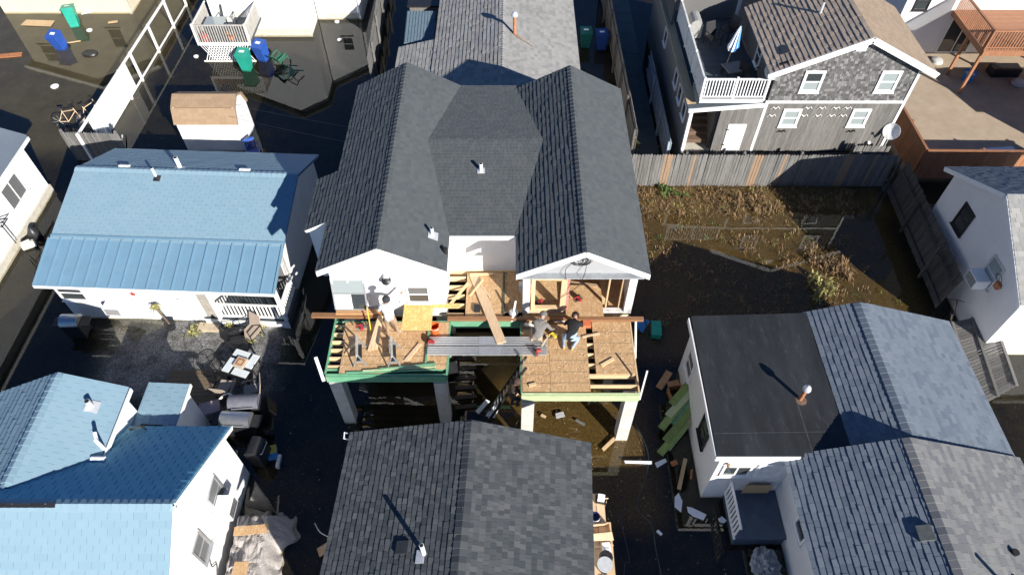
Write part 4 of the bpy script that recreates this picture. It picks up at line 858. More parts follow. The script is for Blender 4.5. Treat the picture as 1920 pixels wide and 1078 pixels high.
wall(HD, [(5.85,8.5,-.2),(5.85,13.0,-.2),(5.85,13.0,zf-.14),(5.85,8.5,zf-.14)], (.12,0,0), white); wall(HD, [(5.85,8.498,-.2),(8.1,8.498,-.2),(8.1,8.498,zf-.14),(5.85,8.498,zf-.14)], (0,-.12,0), white)
wall(HD, [(5.97,13.0,-.2),(14.0,13.0,-.2),(14.0,13.0,2.35),(5.97,13.0,2.6)], (0,.1,0), white)
S = Shingles(HD, 300)
for (xl, xm, xr, y0, y1, zl, z1, zrr, sl) in ((9.3,10.95,14.3,8.3,13.32,2.85,3.45,2.4,0),):
    S.plane((xl,y1,zl), (0,-1,0), (xm-xl,0,z1-zl), y1-y0, math.hypot(xm-xl,z1-zl), sh_right, .17, (.2,.26), .02, jit=.004)
    S.plane((xr,y0,zrr), (0,1,0), (xm-xr,0,z1-zrr), y1-y0, math.hypot(xm-xr,z1-zrr), sh_right, .15, (.16,.3), .012, jit=.004)
S.plane((7.62,8.5,2.62), (0,-1,0), (3.05,0,1.13), 5.6, math.hypot(3.05,1.13), sh_right, .165, (.19,.26), .022, jit=.004)
S.plane((14.35,2.9,2.5), (0,1,0), (-3.68,0,1.25), 5.6, math.hypot(3.68,1.25), plain('x',(0,0,0)) if False else shingle('pale_warm_grey_shingle', [(.165,.17,.175),(.205,.205,.205),(.235,.235,.23),(.15,.155,.165)], wear=((.25,.245,.235),.4)), .15, (.15,.24), .013, jit=.004)
S.finish(); ridge(HD, (10.95,8.5,3.45), (10.95,13.3,3.45), sh_right, w=.2, drop=.06); ridge(HD, (10.67,2.9,3.75), (10.67,8.5,3.75), MT['pale_warm_grey_shingle'], w=.2, drop=.06)
wall(HD, [(8.02,8.378,-.2),(14.2,8.378,-.2),(14.2,8.378,2.5),(10.67,8.378,3.65),(8.02,8.378,2.72)], (0,-.12,0), white); wall(HD, [(8.0,8.37,-.2),(8.0,2.9,-.2),(8.0,2.9,2.7),(8.0,8.37,2.7)], (.12,0,0), white)
wall(HD, [(14.1,12.98,-.2),(14.1,8.4,-.2),(14.1,8.4,2.38),(14.1,12.98,2.38)], (-.12,0,0), white)
pipe_vent(HD, (8.44,10.14,zf), .56, .06, rust, cap=True)
obj('rust_ring', M().lathe([(.16,0),(.001,.012)], 16, mx((8.46,10.1,zf+.008))), plain('rust_stain', (.16,.10,.07), .9, .3, 10), HD)
obj('skylight', M().mbox(mx((10.22,5.98,3.62), ry=R(-20)), .34, .38, .12), plain('skylight_cover', (.13,.14,.13), .4, .2, 8), HD)
pipe_vent(HD, (12.55,5.66,3.08), .14, .09, darkm); pipe_vent(HD, (11.75,4.9,3.35), .55, .06, pvc)
window(HD, (6.45,8.378,1.95), .72, .52, (0,-1,0), kind='slider'); window(HD, (7.4,8.378,1.95), .62, .62, (0,-1,0))
obj('door', M().box(7.0,7.72,8.34,8.374,.5,2.3), plain('white_door', (.7,.72,.74), .5), HD)
window(HD, (5.85,12.2,1.5), .6, .85, (-1,0,0), gm_=screen); window(HD, (5.85,9.75,1.65), .6, .95, (-1,0,0), fm=black)
window(HD, (8.0,6.75,1.85), .55, .8, (-1,0,0))
obj('porch_floor', M().box(6.5,7.98,6.9,8.37,.42,.5), deckbl, HD); obj('porch_skirt', M().box(6.52,7.96,6.92,8.36,-.2,.418), deckbl, HD)
obj('wall_lamp', M().lathe([(.001,0),(.05,.02),(.06,.1),(.02,.16),(.001,.16)], 10, mx((6.1,8.3,2.35))), plain('copper_lamp', (.45,.25,.15), .4, metal=.5), HD, smooth=True)
obj('house_number_plate', M().box(6.0,6.3,8.36,8.375,1.62,1.74), redp, HD)
rl = M(); rails = [((6.42,8.30,1.42),(6.42,6.85,1.42)),((6.42,8.30,.62),(6.42,6.85,.62))]
for p, q in rails: rl.beam(p, q, .05, .07)
obj('handrail', rl, trimw, HD)
bk = mesh('baluster', M().box(-.02,.02,-.025,.025,.62,1.42), trimw)
for k in range(10): inst('baluster', bk, HD, mx((6.42,8.2-k*.14,0)))
single('plywood_sheet', M().slab([(6.95,8.28,.5),(7.75,8.28,.5),(7.72,8.2,1.2),(7.3,8.2,1.25),(6.95,8.2,1.25)], (0,.02,0)), ply, 'brown plywood piece leaning behind the white porch railing', 'plywood')
# stack of green treated lumber against its wall
stk = thing('lumber_pile', 'pile of green treated lumber against the wall of the flat roofed house', 'lumber pile', (5.35,10.9,0))
rgd = random.Random(3)
for i, (z, x, mat_) in enumerate(((.08,4.75,lime),(.08,5.0,greeny),(.22,4.95,lime),(.22,5.25,lumx),(.34,4.85,lime),(.34,5.2,green),(.46,5.1,greeny),(.46,5.4,lum),(.58,5.25,lime))):
    y = 10.0+.19*i; obj('board', M().beam((x,y-.25,z),(x+.95,y+.75+rgd.uniform(-.1,.1),z+.32),.24,.08), mat_, stk)
single('osb_scrap', M().beam((5.05,12.2,.03),(5.5,12.85,.05),.24,.03), osbd, 'strand board scrap lying beyond the lumber pile', 'strand board')
bx_ = thing('cardboard_box', 'open brown cardboard box beside the green lumber pile', 'box', (5.56,11.95,-.05), .2)
for a, c2 in (((-.22,-.2,0),(.22,-.2,0)),((.22,-.2,0),(.22,.2,0)),((.22,.2,0),(-.22,.2,0)),((-.22,.2,0),(-.22,-.2,0))): obj('side', M().slab([a, c2, (c2[0],c2[1],.34), (a[0],a[1],.34)], (.0,.0,.006)) if False else M().beam((a[0],a[1],.17),(c2[0],c2[1],.17),.012,.34), plain('cardboard', (.36,.2,.1), .85) if 'cardboard' not in MT else MT['cardboard'], bx_, local=True)
for a, d in ((( 0,-.3,.34),(.42,.2)),((.31,0,.34),(.2,.38)),((0,.3,.34),(.42,.2))): obj('flap', M().box(a[0]-d[0]/2,a[0]+d[0]/2,a[1]-d[1]/2,a[1]+d[1]/2,.335,.345), MT['cardboard'], bx_, local=True)
for lab, poly, z in (('long white foam board piece floating near the corner of the dark shingled roof', [(1170,864),(1222,865),(1222,870),(1172,868)], .03), ('bluish foam board piece floating left of the flat roofed house corner', [(1228,868),(1247,860),(1250,866),(1232,877)], .03),
        ('tall torn white foam piece in the dark yard', [(1265,932),(1272,924),(1279,940),(1277,960),(1265,950)], .03), ('diagonal torn white foam piece in the dark yard', [(1288,950),(1297,952),(1324,965),(1319,975),(1300,968),(1290,960)], .03), ('small foam chip between the porch railing and the torn foam', [(1347,972),(1353,968),(1362,976),(1357,981),(1349,978)], .03),
        ('tiny white chip in the dark yard right of the shingled roof', [(1230,996),(1234,993),(1242,1001),(1239,1004)], .03)):
    single('foam_piece', M().slab([at(u,v,z) for u,v in poly][::-1], (0,0,.04)), foam, lab, 'foam', 'white foam scraps')
ps = M(); NI, NJ = 40, 16
def crumple(i, j):
    a = i/NI*2*math.pi; u = j/NJ; p = Vector((math.cos(a), math.sin(a)*1.5, 0))*(1-u); q = (p.x*2.6+9, p.y*2.6, u*3)
    f = abs(mnoise.noise(q))*.7 + abs(mnoise.noise((q[0]*2.3,q[1]*2.3,q[2]*2)))*.45
    return Vector((7.35+.42*p.x*(1+.5*(f-.3)), 6.25+.42*p.y*(1+.5*(f-.3)), max(.0, .42*u**.6 + .42*(f-.25)*(u > .02))))
ring = [[crumple(i, j) for i in range(NI)] for j in range(NJ)]
for j in range(NJ-1):
    for i in range(NI): ps.add([ring[j][i], ring[j][(i+1)%NI], ring[j+1][(i+1)%NI], ring[j+1][i]], [(0,1,2,3)])
ps.face(ring[NJ-1]); m, t, b = nodes('crumpled_plastic_sheet'); b.inputs['Base Color'].default_value = (.5,.55,.6,1); b.inputs['Roughness'].default_value = .25; b.inputs['Transmission Weight'].default_value = .2; bump(t, b, tex(t, 9, 6, rough=.75), 1, .06)
single('plastic_sheet', ps, m, 'crumpled clear plastic sheeting heaped by the wall below the blue porch', 'plastic sheet')
board('plank', 'sunken yellow plank leading to the corner of the flat roofed house', (5.2,8.6,.01), (5.55,9.6,.06), .12, .04, ply, 'plank')
board('branch', 'dark broken branch leaning against the white wall corner', (5.68,9.2,.1), (5.5,8.75,.5), .05, .05, rust, 'branch')

# ------------------------------------------------------------------ house at the right edge
HE = thing('white_house', 'white house in shade at the right edge, dark window and air conditioner in its side', 'house', (20, 17, 0))
S = Shingles(HE, 150); zr_, ze_ = 4.95, 3.35
S.plane((16.25,13.4,3.15), (1,0,0), (0,3.2,zr_-3.15), 8, math.hypot(3.2,zr_-3.15), sh_light, .16, (.2,.3), .016, under=rubber)
S.plane((24.25,19.75,ze_), (-1,0,0), (0,-3.15,zr_-ze_), 8, math.hypot(3.15,zr_-ze_), sh_right, .16, (.2,.3), .016, under=rubber)
S.finish()
wall(HE, [(16.58,19.5,-.2),(16.58,13.65,-.2),(16.58,13.65,3.18),(16.58,16.6,4.82),(16.58,19.5,3.38)], (.12,0,0), white); wall(HE, [(16.7,13.65,-.2),(24,13.65,-.2),(24,13.65,3.15),(16.7,13.65,3.15)], (0,.12,0), white)
wall(HE, [(16.7,19.5,-.2),(24,19.5,-.2),(24,19.5,3.33),(16.7,19.5,3.33)], (0,-.12,0), white)
obj('rake_board', M().beam((16.24,19.75,3.25),(16.24,16.6,4.85),.03,.16,(0,.5,1)).beam((16.24,13.4,3.05),(16.24,16.6,4.85),.03,.16,(0,-.5,1)), trimw, HE)
window(HE, (16.58,17.85,2.5), .62, .95, (-1,0,0), fm=black); window(HE, (16.58,15.35,2.45), .62, .95, (-1,0,0), fm=galv, gm_=glassl); ac_unit(HE, (16.54,15.4,2.05), (-1,0,0), .62, .42, .5)
obj('electric_meter', M().box(16.46,16.58,14.7,14.9,2.3,2.55), rust, HE); obj('meter_cable', M().tube(cable([(16.52,15.0,2.5),(16.48,15.1,2.7),(16.48,14.85,2.8),(16.5,14.6,2.5)],0), .012, 5), cableb, HE)

# ------------------------------------------------------------------ two storey cedar shingled house with roof deck, upper right
HF = thing('cedar_house', 'two storey weathered cedar shingled house with white window frames and a brown and tan roof', 'house', (13.8, 27, 0))
yF = 24.75
wall(HF, [(10.9,yF,2.55),(16.8,yF,2.55),(16.8,yF,4.35),(14.15,yF,5.7),(10.9,yF,4.35)], (0,.15,0), dark, 'sheathing'); wall(HF, [(10.9,yF,-.2),(16.8,yF,-.2),(16.8,yF,2.548),(10.9,yF,2.548)], (0,.15,0), dark, 'sheathing')
S = Shingles(HF, 300, name='wall_shingle')
x0, x1 = 10.92, 16.78; O = Vector((x0,yF,2.66))
S.plane(O, (1,0,0), (0,0,1), x1-x0, 3.0, sh_cedar, .12, (.085,.15), .02, jit=.010, reg=[(0,0),(x1-x0,0),(x1-x0,1.66),(3.23,3.0),(0,1.66)], deck=False, gap=.008)
S.finish()
bdm = mesh('wall_board', M().box(0,.183,-.022,0,-.1,2.50), cedar); bd2 = mesh('wall_board', M().box(0,.183,-.022,0,-.1,1), cedar)
for k in range(31): inst('wall_board', bdm, HF, mx((10.95+k*.188,yF-.001,0)))
obj('belt_trim', M().box(10.86,16.84,yF-.05,yF,2.54,2.66), trimw, HF)
for x in (10.86,16.72): obj('corner_board', M().box(x,x+.12,yF-.055,yF-.002,-.1,2.538), trimw, HF)
obj('corner_board', M().box(16.72,16.84,yF-.055,yF-.002,2.662,4.2), trimw, HF)
S = Shingles(HF, 0)
S.plane((10.55,29.6,4.15), (0,-1,0), (3.6,0,1.65), 5.1, math.hypot(3.6,1.65), sh_brown, .20, (.26,.32), .03); S.plane((17.35,24.5,4.2), (0,1,0), (-3.2,0,1.6), 5.1, math.hypot(3.2,1.6), sh_tan if False else shingle('tan_brown_shingle', [(.32,.245,.175),(.355,.27,.195),(.30,.23,.165)]), .17, (.26,.32), .012)
S.finish()
for a, q in (((10.5,24.46,4.02),(14.15,24.46,5.68)),((17.4,24.46,4.07),(14.15,24.46,5.68))): obj('rake_board', M().beam(a, q, .05, .24, (0,0,1)), trimw, HF)
obj('gable_vent', M().box(13.75,14.15,yF-.06,yF,5.05,5.4), trimw, HF)
wall(HF, [(10.9,24.9,2.6),(10.9,29.6,2.6),(10.9,29.6,4.2),(10.9,24.9,4.2)], (.12,0,0), sh_cedar); wall(HF, [(16.8,24.9,-.2),(16.8,29.6,-.2),(16.8,29.6,4.3),(16.8,24.9,4.3)], (-.12,0,0), sh_cedar)
window(HF, (12.5,yF-.02,3.62), .62, .82, (0,-1,0), fw=.11, lower=glassl); window(HF, (15.65,yF-.02,3.62), .62, .82, (0,-1,0), fw=.11, gm_=glassl); window(HF, (12.15,yF-.02,1.78), .58, .72, (0,-1,0), fw=.11, gm_=glassl); window(HF, (15.15,yF-.02,1.78), .58, .72, (0,-1,0), fw=.11, gm_=glassl)
window(HF, (10.9,27.1,3.35), .55, .9, (-1,0,0), fw=.08)
bird = plain('bird_ornament_white', (.75,.72,.68), .6); 
for x, z in ((11.35,2.3),(12.75,2.3),(13.35,2.3),(13.95,2.3),(14.45,2.3),(11.3,1.9),(12.7,1.9),(13.3,1.9),(13.9,1.9),(14.4,1.9),(12.0,1.05),(15.1,1.05)):
    obj('gull_ornament', M().tube([(x-.2,yF-.05,z-.06),(x-.1,yF-.06,z+.06),(x,yF-.06,z-.02),(x+.1,yF-.06,z+.08),(x+.2,yF-.05,z-.04)], [.012,.022,.035,.022,.012], 6), bird if z > 1.2 else darkm, HF)
pipe_vent(HF, (12.95,27.2,5.2), .55, .06, galv); obj('roof_lamp', M().mbox(mx((16.1,yF-.1,.45)), .12,.1,.12), pvc, HF)
obj('roof_patch', M().mbox(mx((11.3,25.6,4.55), ry=R(-24)), .3,.5,.03), rubber, HF)
# ground floor annex carrying the roof deck
wall(HF, [(9.05,yF-.02,-.2),(10.85,yF-.02,-.2),(10.85,yF-.02,2.36),(9.05,yF-.02,2.2)], (0,.1,0), dark, 'sheathing')
for k in range(10): inst('wall_board', bdm, HF, mx((9.06+k*.178,yF-.022,-.14)))
obj('door', M().box(9.55,10.35,yF-.08,yF-.046,.0,1.45), trimw, HF); obj('hinge', M().box(9.53,9.62,yF-.1,yF-.081,1.15,1.2).box(9.53,9.62,yF-.1,yF-.081,.3,.35), darkm, HF)
wall(HF, [(7.75,24.75,-.2),(7.75,36,-.2),(7.75,36,2.25),(7.75,24.75,2.2)], (.1,0,0), cedar); obj('corner_board', M().box(7.7,7.84,24.62,24.75,-.1,2.2), trimw, HF)
obj('roof_beam', M().slab([(7.62,24.6,2.12),(10.9,24.6,2.42),(10.9,24.6,2.54),(7.62,24.6,2.24)], (0,.13,0)), trimw, HF); obj('porch_roof', M().slab([(7.62,24.735,2.2),(10.85,24.735,2.46),(10.85,25.0,2.52),(7.62,25.0,2.24)], (0,0,.04)), deckgr, HF)
obj('side_eave', M().box(7.6,8.0,25.0,34,2.26,2.3), ply, HF)
for k in range(4): obj('step', M().box(8.0,9.0,25.2+k*.3,25.5+k*.3,.0,.2+.2*k), plain('brown_step', (.14,.09,.06), .8) if 'brown_step' not in MT else MT['brown_step'], HF)
wall(HF, [(9.0,25.1,-.2),(9.0,27.5,-.2),(9.0,27.5,2.2),(9.0,25.1,2.2)], (.1,0,0), cedar); obj('board_panel', M().box(8.15,8.95,26.6,26.7,.9,2.2), foam, HF)
for k, y in enumerate((25.7,26.9,28.1)): window(HF, (7.75,y,1.45), .55, .7, (-1,0,0), fw=.06, kind='single')
window(HF, (7.75,31.6,1.45), .55, .7, (-1,0,0), fw=.06, kind='single')
dkb = mesh('deck_board', M().box(-1.35,1.35,0,.135,2.60,2.635), deckgr)
for k in range(46): inst('deck_board', dkb, HF, mx((9.45,24.9+k*.14,0)))
obj('deck_edge', M().box(8.05,10.86,24.82,24.895,2.48,2.64), trimw, HF)
obj('handrail', M().box(8.05,10.86,24.86,24.93,3.58,3.64), trimw, HF); obj('bottom_rail', M().box(8.05,10.86,24.87,24.92,2.72,2.77), trimw, HF)
for x in (8.08,9.45,10.8): obj('rail_post', M().box(x-.045,x+.045,24.85,24.94,2.64,3.7), trimw, HF)
bal = mesh('baluster', M().box(-.02,.02,-.018,.018,2.77,3.58), trimw)
for k in range(21): inst('baluster', bal, HF, mx((8.2+k*.127,24.895,0)))
obj('handrail', M().box(8.02,8.1,24.95,31.2,3.6,3.66), oldwhite, HF)
slm = mesh('rail_slat', M().box(-.015,.015,-.05,.05,2.6,3.6), oldwhite)
for k in range(52): inst('rail_slat', slm, HF, mx((8.06,25.02+k*.118,0)))
for y in (26.9,28.9,31.1): obj('rail_post', M().box(8.0,8.09,y-.045,y+.045,2.6,3.72), trimw, HF)
wall(HF, [(8.1,31.3,2.6),(10.9,31.3,2.6),(10.9,31.3,4.6),(8.1,31.3,4.6)], (0,.12,0), sh_cedar); wall(HF, [(7.78,31.3,2.3),(7.78,36,2.3),(7.78,36,4.6),(7.78,31.3,4.6)], (.1,0,0), sh_cedar)
obj('rake_board', M().beam((8.0,31.2,3.7),(9.4,31.2,4.6),.06,.2), trimw, HF); obj('corner_board', M().box(10.78,10.9,31.1,31.29,2.6,4.4), trimw, HF)
obj('foundation', M().box(7.8,16.75,24.9,29.5,-1.6,-.21).box(7.8,8.0,29.5,36,-1.6,-.21), cream, HF)
for x0, x1 in ((7.75,9.0),(9.05,10.85),(10.9,16.8)): wall(HF, [(x0,24.78,-1.6),(x1,24.78,-1.6),(x1,24.78,-.2),(x0,24.78,-.2)], (0,.1,0), cedar)
wall(HF, [(7.75,24.9,-1.6),(7.75,36,-1.6),(7.75,36,-.2),(7.75,24.9,-.2)], (.05,0,0), cedar)
# the foot of the house is hidden by the fence; its mirror image in the yard gives the floor levels
F_UP, F_K = 1.22, .9414
HF.location = (12.99, 25.42, F_UP); HF.scale = (F_K,)*3
def deck_at(*objs):
    for o in objs: l = o.location; o.location = (l.x*F_K, l.y*F_K, l.z*F_K + F_UP); o.scale = (F_K,)*3
# on the deck
um = thing('parasol', 'closed blue and white striped parasol standing on the roof deck', 'parasol', (9.6,27.2,2.635))
tp = Matrix.Rotation(R(6),4,'Y')
obj('base', M().lathe([(.24,0),(.24,.05),(.05,.09),(.05,.16),(.001,.16)], 16), black, um, local=True, smooth=True); obj('pole', M().tube([(0,0,.1),(.2,.05,1.95)], .022, 8), tanw, um, local=True)
for s, mt_ in ((0, plain('parasol_blue', (.05,.22,.5), .8)), (1, plain('parasol_white', (.8,.82,.85), .8))):
    k = M()
    for i in range(s, 16, 2):
        for j in range(6):
            def pt(ii, jj):
                a = ii*math.pi/8; r = (.02,.07,.1,.13,.16,.2,.17)[jj]*(1+.25*(ii % 2)); return Vector((.2-.015*jj*1.2+r*math.cos(a), .05+r*math.sin(a), 2.0-jj*.19))
            k.add([pt(i,j),pt(i,j+1),pt(i+1,j+1),pt(i+1,j)], [(0,1,2,3)])
    obj('canopy', k, mt_, um, local=True, smooth=True)
tb = thing('deck_table', 'low square table beside the closed parasol', 'table', (9.75,26.6,2.635), .3)
obj('table_top', M().box(-.42,.42,-.36,.36,.40,.44), plain('table_wood', (.25,.22,.2), .7), tb, local=True)
for sx in (-1,1):
    for sy in (-1,1): obj('leg', M().box(sx*.36-.025,sx*.36+.025,sy*.3-.025,sy*.3+.025,0,.4), darkm, tb, local=True)
def deck_chair(label, loc, rz, mat=None):
    t_ = thing('patio_chair', label, 'chair', loc, rz)
    obj('seat', M().box(-.26,.26,-.25,.25,.38,.42), mat or tanfab, t_, local=True); obj('backrest', M().slab([(-.26,.25,.42),(.26,.25,.42),(.24,.42,.98),(-.24,.42,.98)], (0,.025,0)), mat or tanfab, t_, local=True)
    for s in (-1,1):
        obj('armrest', M().beam((s*.28,-.26,.62),(s*.28,.3,.64),.04,.03), darkm, t_, local=True); obj('leg', M().beam((s*.28,-.26,0),(s*.28,-.24,.62),.025,.025), darkm, t_, local=True); obj('leg', M().beam((s*.28,.3,0),(s*.28,.28,.64),.025,.025), darkm, t_, local=True)
    return t_
DKC = []
DKC.append(deck_chair('dark sling chair on the roof deck right of the parasol', (10.35,26.4,2.635), 2.2, darkm)); DKC.append(deck_chair('dark sling chair far back on the shaded roof deck', (9.3,29.0,2.635), .4, darkm)); DKC.append(deck_chair('dark sling chair beside the wall on the shaded roof deck', (10.1,29.6,2.635), -1.0, darkm))
cg = thing('covered_grill', 'covered grey grill in the far corner of the roof deck', 'grill', (8.55,29.9,2.635), R(90))
obj('cover', M().slab([(-.42,.3*math.cos(a*math.pi/8),.62+.34*math.sin(a*math.pi/8)) for a in range(9)]+[(-.42,-.3,.05),(-.42,.3,.05)], (.84,0,0)), plain('grey_grill_cover', (.3,.3,.29), .7), cg, local=True); obj('handle', M().tube([(-.3,-.34,.6),(.3,-.34,.6)], .02, 6), galv, cg, local=True)
DKC.append(dish('satellite_dish', 'grey satellite dish at the corner of the roof deck', (10.75,24.95,3.3), R(20), .34, .6, 50, galv)); DKC.append(dish('satellite_dish', 'white satellite dish low at the right corner of the cedar house', (16.75,24.45,.4), R(-50), .36, .85, 25)); deck_at(um, tb, cg, *DKC)

# ------------------------------------------------------------------ far house with wooden deck stair, upper right corner
HG = thing('white_house', 'white house with sliding door behind the red wooden deck, upper right corner', 'house', (24, 34, 0))
wall(HG, [(19.5,32.4,0),(34,32.4,0),(34,32.4,4.6),(19.5,32.4,4.6)], (0,.15,0), white)
wall(HG, [(19.5,32.55,0),(19.5,42,0),(19.5,42,4.6),(19.5,32.55,4.6)], (.15,0,0), white)
window(HG, (23.0,32.4,1.15), 1.5, 2.0, (0,-1,0), kind='slider', name='sliding_door', sill=False); window(HG, (28.3,32.4,3.0), .9, .9, (0,-1,0)); window(HG, (20.3,32.4,2.9), .6, .8, (0,-1,0), fm=black)
WD = thing('wooden_deck', 'red stained wooden deck on tall posts with slatted railing', 'deck', (24.5, 30, 0))
dk = mesh('deck_board', M().box(22.05,30,0,.18,2.42,2.46), redwood)
for k in range(19): inst('deck_board', dk, WD, mx((0,28.85+k*.187,0)))
obj('rim_beam', M().box(22.0,30,28.78,28.845,2.2,2.47), redwood, WD); obj('rim_beam', M().box(21.98,22.045,28.85,32.35,2.2,2.47), redwood, WD)
for x, y in ((22.06,28.9),(22.1,30.45),(25.6,28.9),(29,28.9)): obj('post', M().box(x-.06,x+.06,y-.06,y+.06,0,2.42), redwood, WD)
for x in (22.02,23.9,25.8,27.7): obj('rail_post', M().box(x-.05,x+.05,28.8,28.9,2.47,3.5), redwood, WD)
obj('handrail', M().box(22.0,30,28.79,28.9,3.42,3.48), redwood, WD); obj('bottom_rail', M().box(22.0,30,28.82,28.87,2.58,2.63), redwood, WD); obj('handrail', M().box(21.97,22.08,28.9,32.3,3.42,3.48), redwood, WD)
bw = mesh('baluster', M().box(-.025,.025,-.02,.02,2.5,3.42), redwood)
for k in range(58): inst('baluster', bw, WD, mx((22.15+k*.135,28.845,0)))
for k in range(25): inst('baluster', bw, WD, mx((22.02,29.0+k*.133,0), 1.57) @ mx((0,0,0)))
bucket('tub', 'blue and white tub under the red wooden deck', (22.9,30.0,.05), bluep, .3, .45, foam)
single('bench', M().box(24.2,25.6,30.2,30.8,.05,.5), darkm, 'dark low box under the red wooden deck', 'box')
single('rock', M().lathe([(.001,0),(.3,.02),(.36,.12),(.25,.25),(.001,.3)], 10, mx((25.3,29.6,.03))), conc, 'pale rounded rock under the red wooden deck', 'rock', smooth=True)
def rough_rock(): pass
single('flower_bed', M().lathe([(.001,0),(.4,.02),(.35,.2),(.1,.3),(.001,.3)], 11, mx((22.0,31.6,.03), sc=.8)), conc, 'pile of pale stones by the sliding door', 'stone pile', smooth=True)

# unseen flat roofed building added beyond the lower right edge to shade the yard
HN = thing('flat_roof_house', 'added flat roofed block beyond the lower right edge, shading the yard', 'house', (10, -.5, 0))
for a, c2 in (((7.1,2.2),(13.2,2.2)),((13.2,2.2),(13.2,-3.2)),((13.2,-3.2),(7.1,-3.2)),((7.1,-3.2),(7.1,2.2))): wall(HN, [(*a,-.2),(*c2,-.2),(*c2,4.1),(*a,4.1)], ((c2[1]-a[1])*.02,(a[0]-c2[0])*.02,0), white)
obj('roof', M().box(6.95,13.35,-3.35,2.35,4.1,4.22), rubber, HN); window(HN, (9.5,2.2,2.4), .8, 1.1, (0,1,0)); window(HN, (7.1,-.5,2.4), .8, 1.1, (-1,0,0))

GR = thing('garage', 'added low building beyond the right edge, shading the sandy yard', 'garage', (28.5, 24.3, 0))  # unseen building added for the shade it throws on the sandy yard
for a, c2 in (((26,26.2),(31.5,26.2)),((31.5,26.2),(31.5,22.9)),((31.5,22.9),(26,22.9)),((26,22.9),(26,26.2))): wall(GR, [(*a,0),(*c2,0),(*c2,2.9),(*a,2.9)], ((c2[1]-a[1])*.03,(a[0]-c2[0])*.03,0), white)
obj('roof', M().slab([(25.8,22.7,2.9),(25.8,26.4,2.9),(25.8,24.55,3.9)], (6,0,0)), sh_right, GR); obj('door', M().box(27.5,30,26.2,26.24,.05,2.3), trimw, GR)
# ------------------------------------------------------------------ house behind the raised house
HH = thing('pale_roof_house', 'house with pale grey shingled roof and rusty flue behind the raised house', 'house', (-.4, 29, 0))
S = Shingles(HH, 0); xl, xm, xr, y0, y1, z0, z1 = -3.65, -.42, 3.1, 24.6, 40, 2.4, 3.5
S.plane((xl,y1,z0), (0,-1,0), (xm-xl,0,z1-z0), y1-y0, math.hypot(xm-xl,z1-z0), sh_light, .19, (.26,.32), .03); S.plane((xr,y0,z0), (0,1,0), (xm-xr,0,z1-z0), y1-y0, math.hypot(xm-xr,z1-z0), sh_light, .17, (.2,.3), .012)
S.plane((-5.45,29.9,1.95), (0,-1,0), (1.8,0,.42), 4.6, 1.85, sh_light, .19, (.26,.32), .025); S.finish(); ridge(HH, (xm,y0,z1), (xm,y1,z1), sh_light)
for a in (xl, xr): obj('rake_board', M().beam((a,24.58,2.32),(xm,24.58,3.42),.04,.2,(0,0,1)), trimw, HH)
wall(HH, [(xl+.25,24.85,-.2),(xr-.25,24.85,-.2),(xr-.25,24.85,2.45),(xm,24.85,3.4),(xl+.25,24.85,2.45)], (0,.12,0), white); wall(HH, [(xr-.25,24.97,-.2),(xr-.25,40,-.2),(xr-.25,40,2.45),(xr-.25,24.97,2.45)], (-.12,0,0), white); wall(HH, [(-5.2,25.4,-.2),(-5.2,29.7,-.2),(-5.2,29.7,1.95),(-5.2,25.4,1.95)], (.12,0,0), white)
wall(HH, [(xl+.2,24.97,-.2),(xl+.2,40,-.2),(xl+.2,40,2.4),(xl+.2,24.97,2.4)], (.1,0,0), white)
pipe_vent(HH, (.12,28.75,3.3), .95, .075, rust, cap=True); [obj('rust_stain', M().slab([(.1+.17*q,28.8-.1*q-.02*(q%2),3.372-.053*q),(.3+.17*q,28.72-.1*q,3.312-.053*q),(.27+.17*q,28.5-.1*q,3.32-.053*q),(.12+.17*q,28.62-.1*q+.04*(q%2),3.365-.053*q)], (0,0,.012+.001*q)), plain('rust_streak_%d' % q, [(.30,.20,.12),(.31,.24,.17),(.32,.27,.21),(.325,.30,.25),(.33,.31,.28)][q], .9, .15, 12), HH) for q in range(5)]

# ------------------------------------------------------------------ neighbours at the top left
HI = thing('white_house', 'white house with small balcony deck and lattice skirt, top left of the picture', 'house', (-12, 37, 0))
rl = lambda x: 5.2 - .5*abs(x+12.4)
wall(HI, [(-15.9,34.2,-.2),(-10.85,34.2,-.2),(-10.85,34.2,rl(-10.85)-.1),(-12.4,34.2,5.1),(-15.9,34.2,rl(-15.9)-.1)], (0,.15,0), white); wall(HI, [(-10.85,34.35,-.2),(-10.85,35.9,-.2),(-10.85,35.9,rl(-10.85)-.1),(-10.85,34.35,rl(-10.85)-.1)], (-.15,0,0), white)
wall(HI, [(-10.8,35.9,-.2),(-8.3,35.9,-.2),(-8.3,35.9,rl(-8.3)-.1),(-10.8,35.9,rl(-10.8)-.1)], (0,.15,0), white); wall(HI, [(-15.9,34.36,-.2),(-15.9,42,-.2),(-15.9,42,rl(-15.9)-.1),(-15.9,34.36,rl(-15.9)-.1)], (.15,0,0), white); wall(HI, [(-8.3,36.06,-.2),(-8.3,44,-.2),(-8.3,44,rl(-8.3)-.1),(-8.3,36.06,rl(-8.3)-.1)], (-.15,0,0), white)
for x0, x1, y0 in ((-16.25,-12.4,33.85),(-12.4,-10.6,33.85),(-10.6,-8.0,35.6)): obj('roof', M().slab([(x0,y0,rl(x0)),(x1,y0,rl(x1)),(x1,44,rl(x1)),(x0,44,rl(x0))], (0,0,.14)), sh_main, HI)
obj('foundation', M().box(-15.9,-10.8,34.14,34.195,-.2,.35).box(-10.8,-8.3,35.84,35.895,-.2,.3), cream, HI)
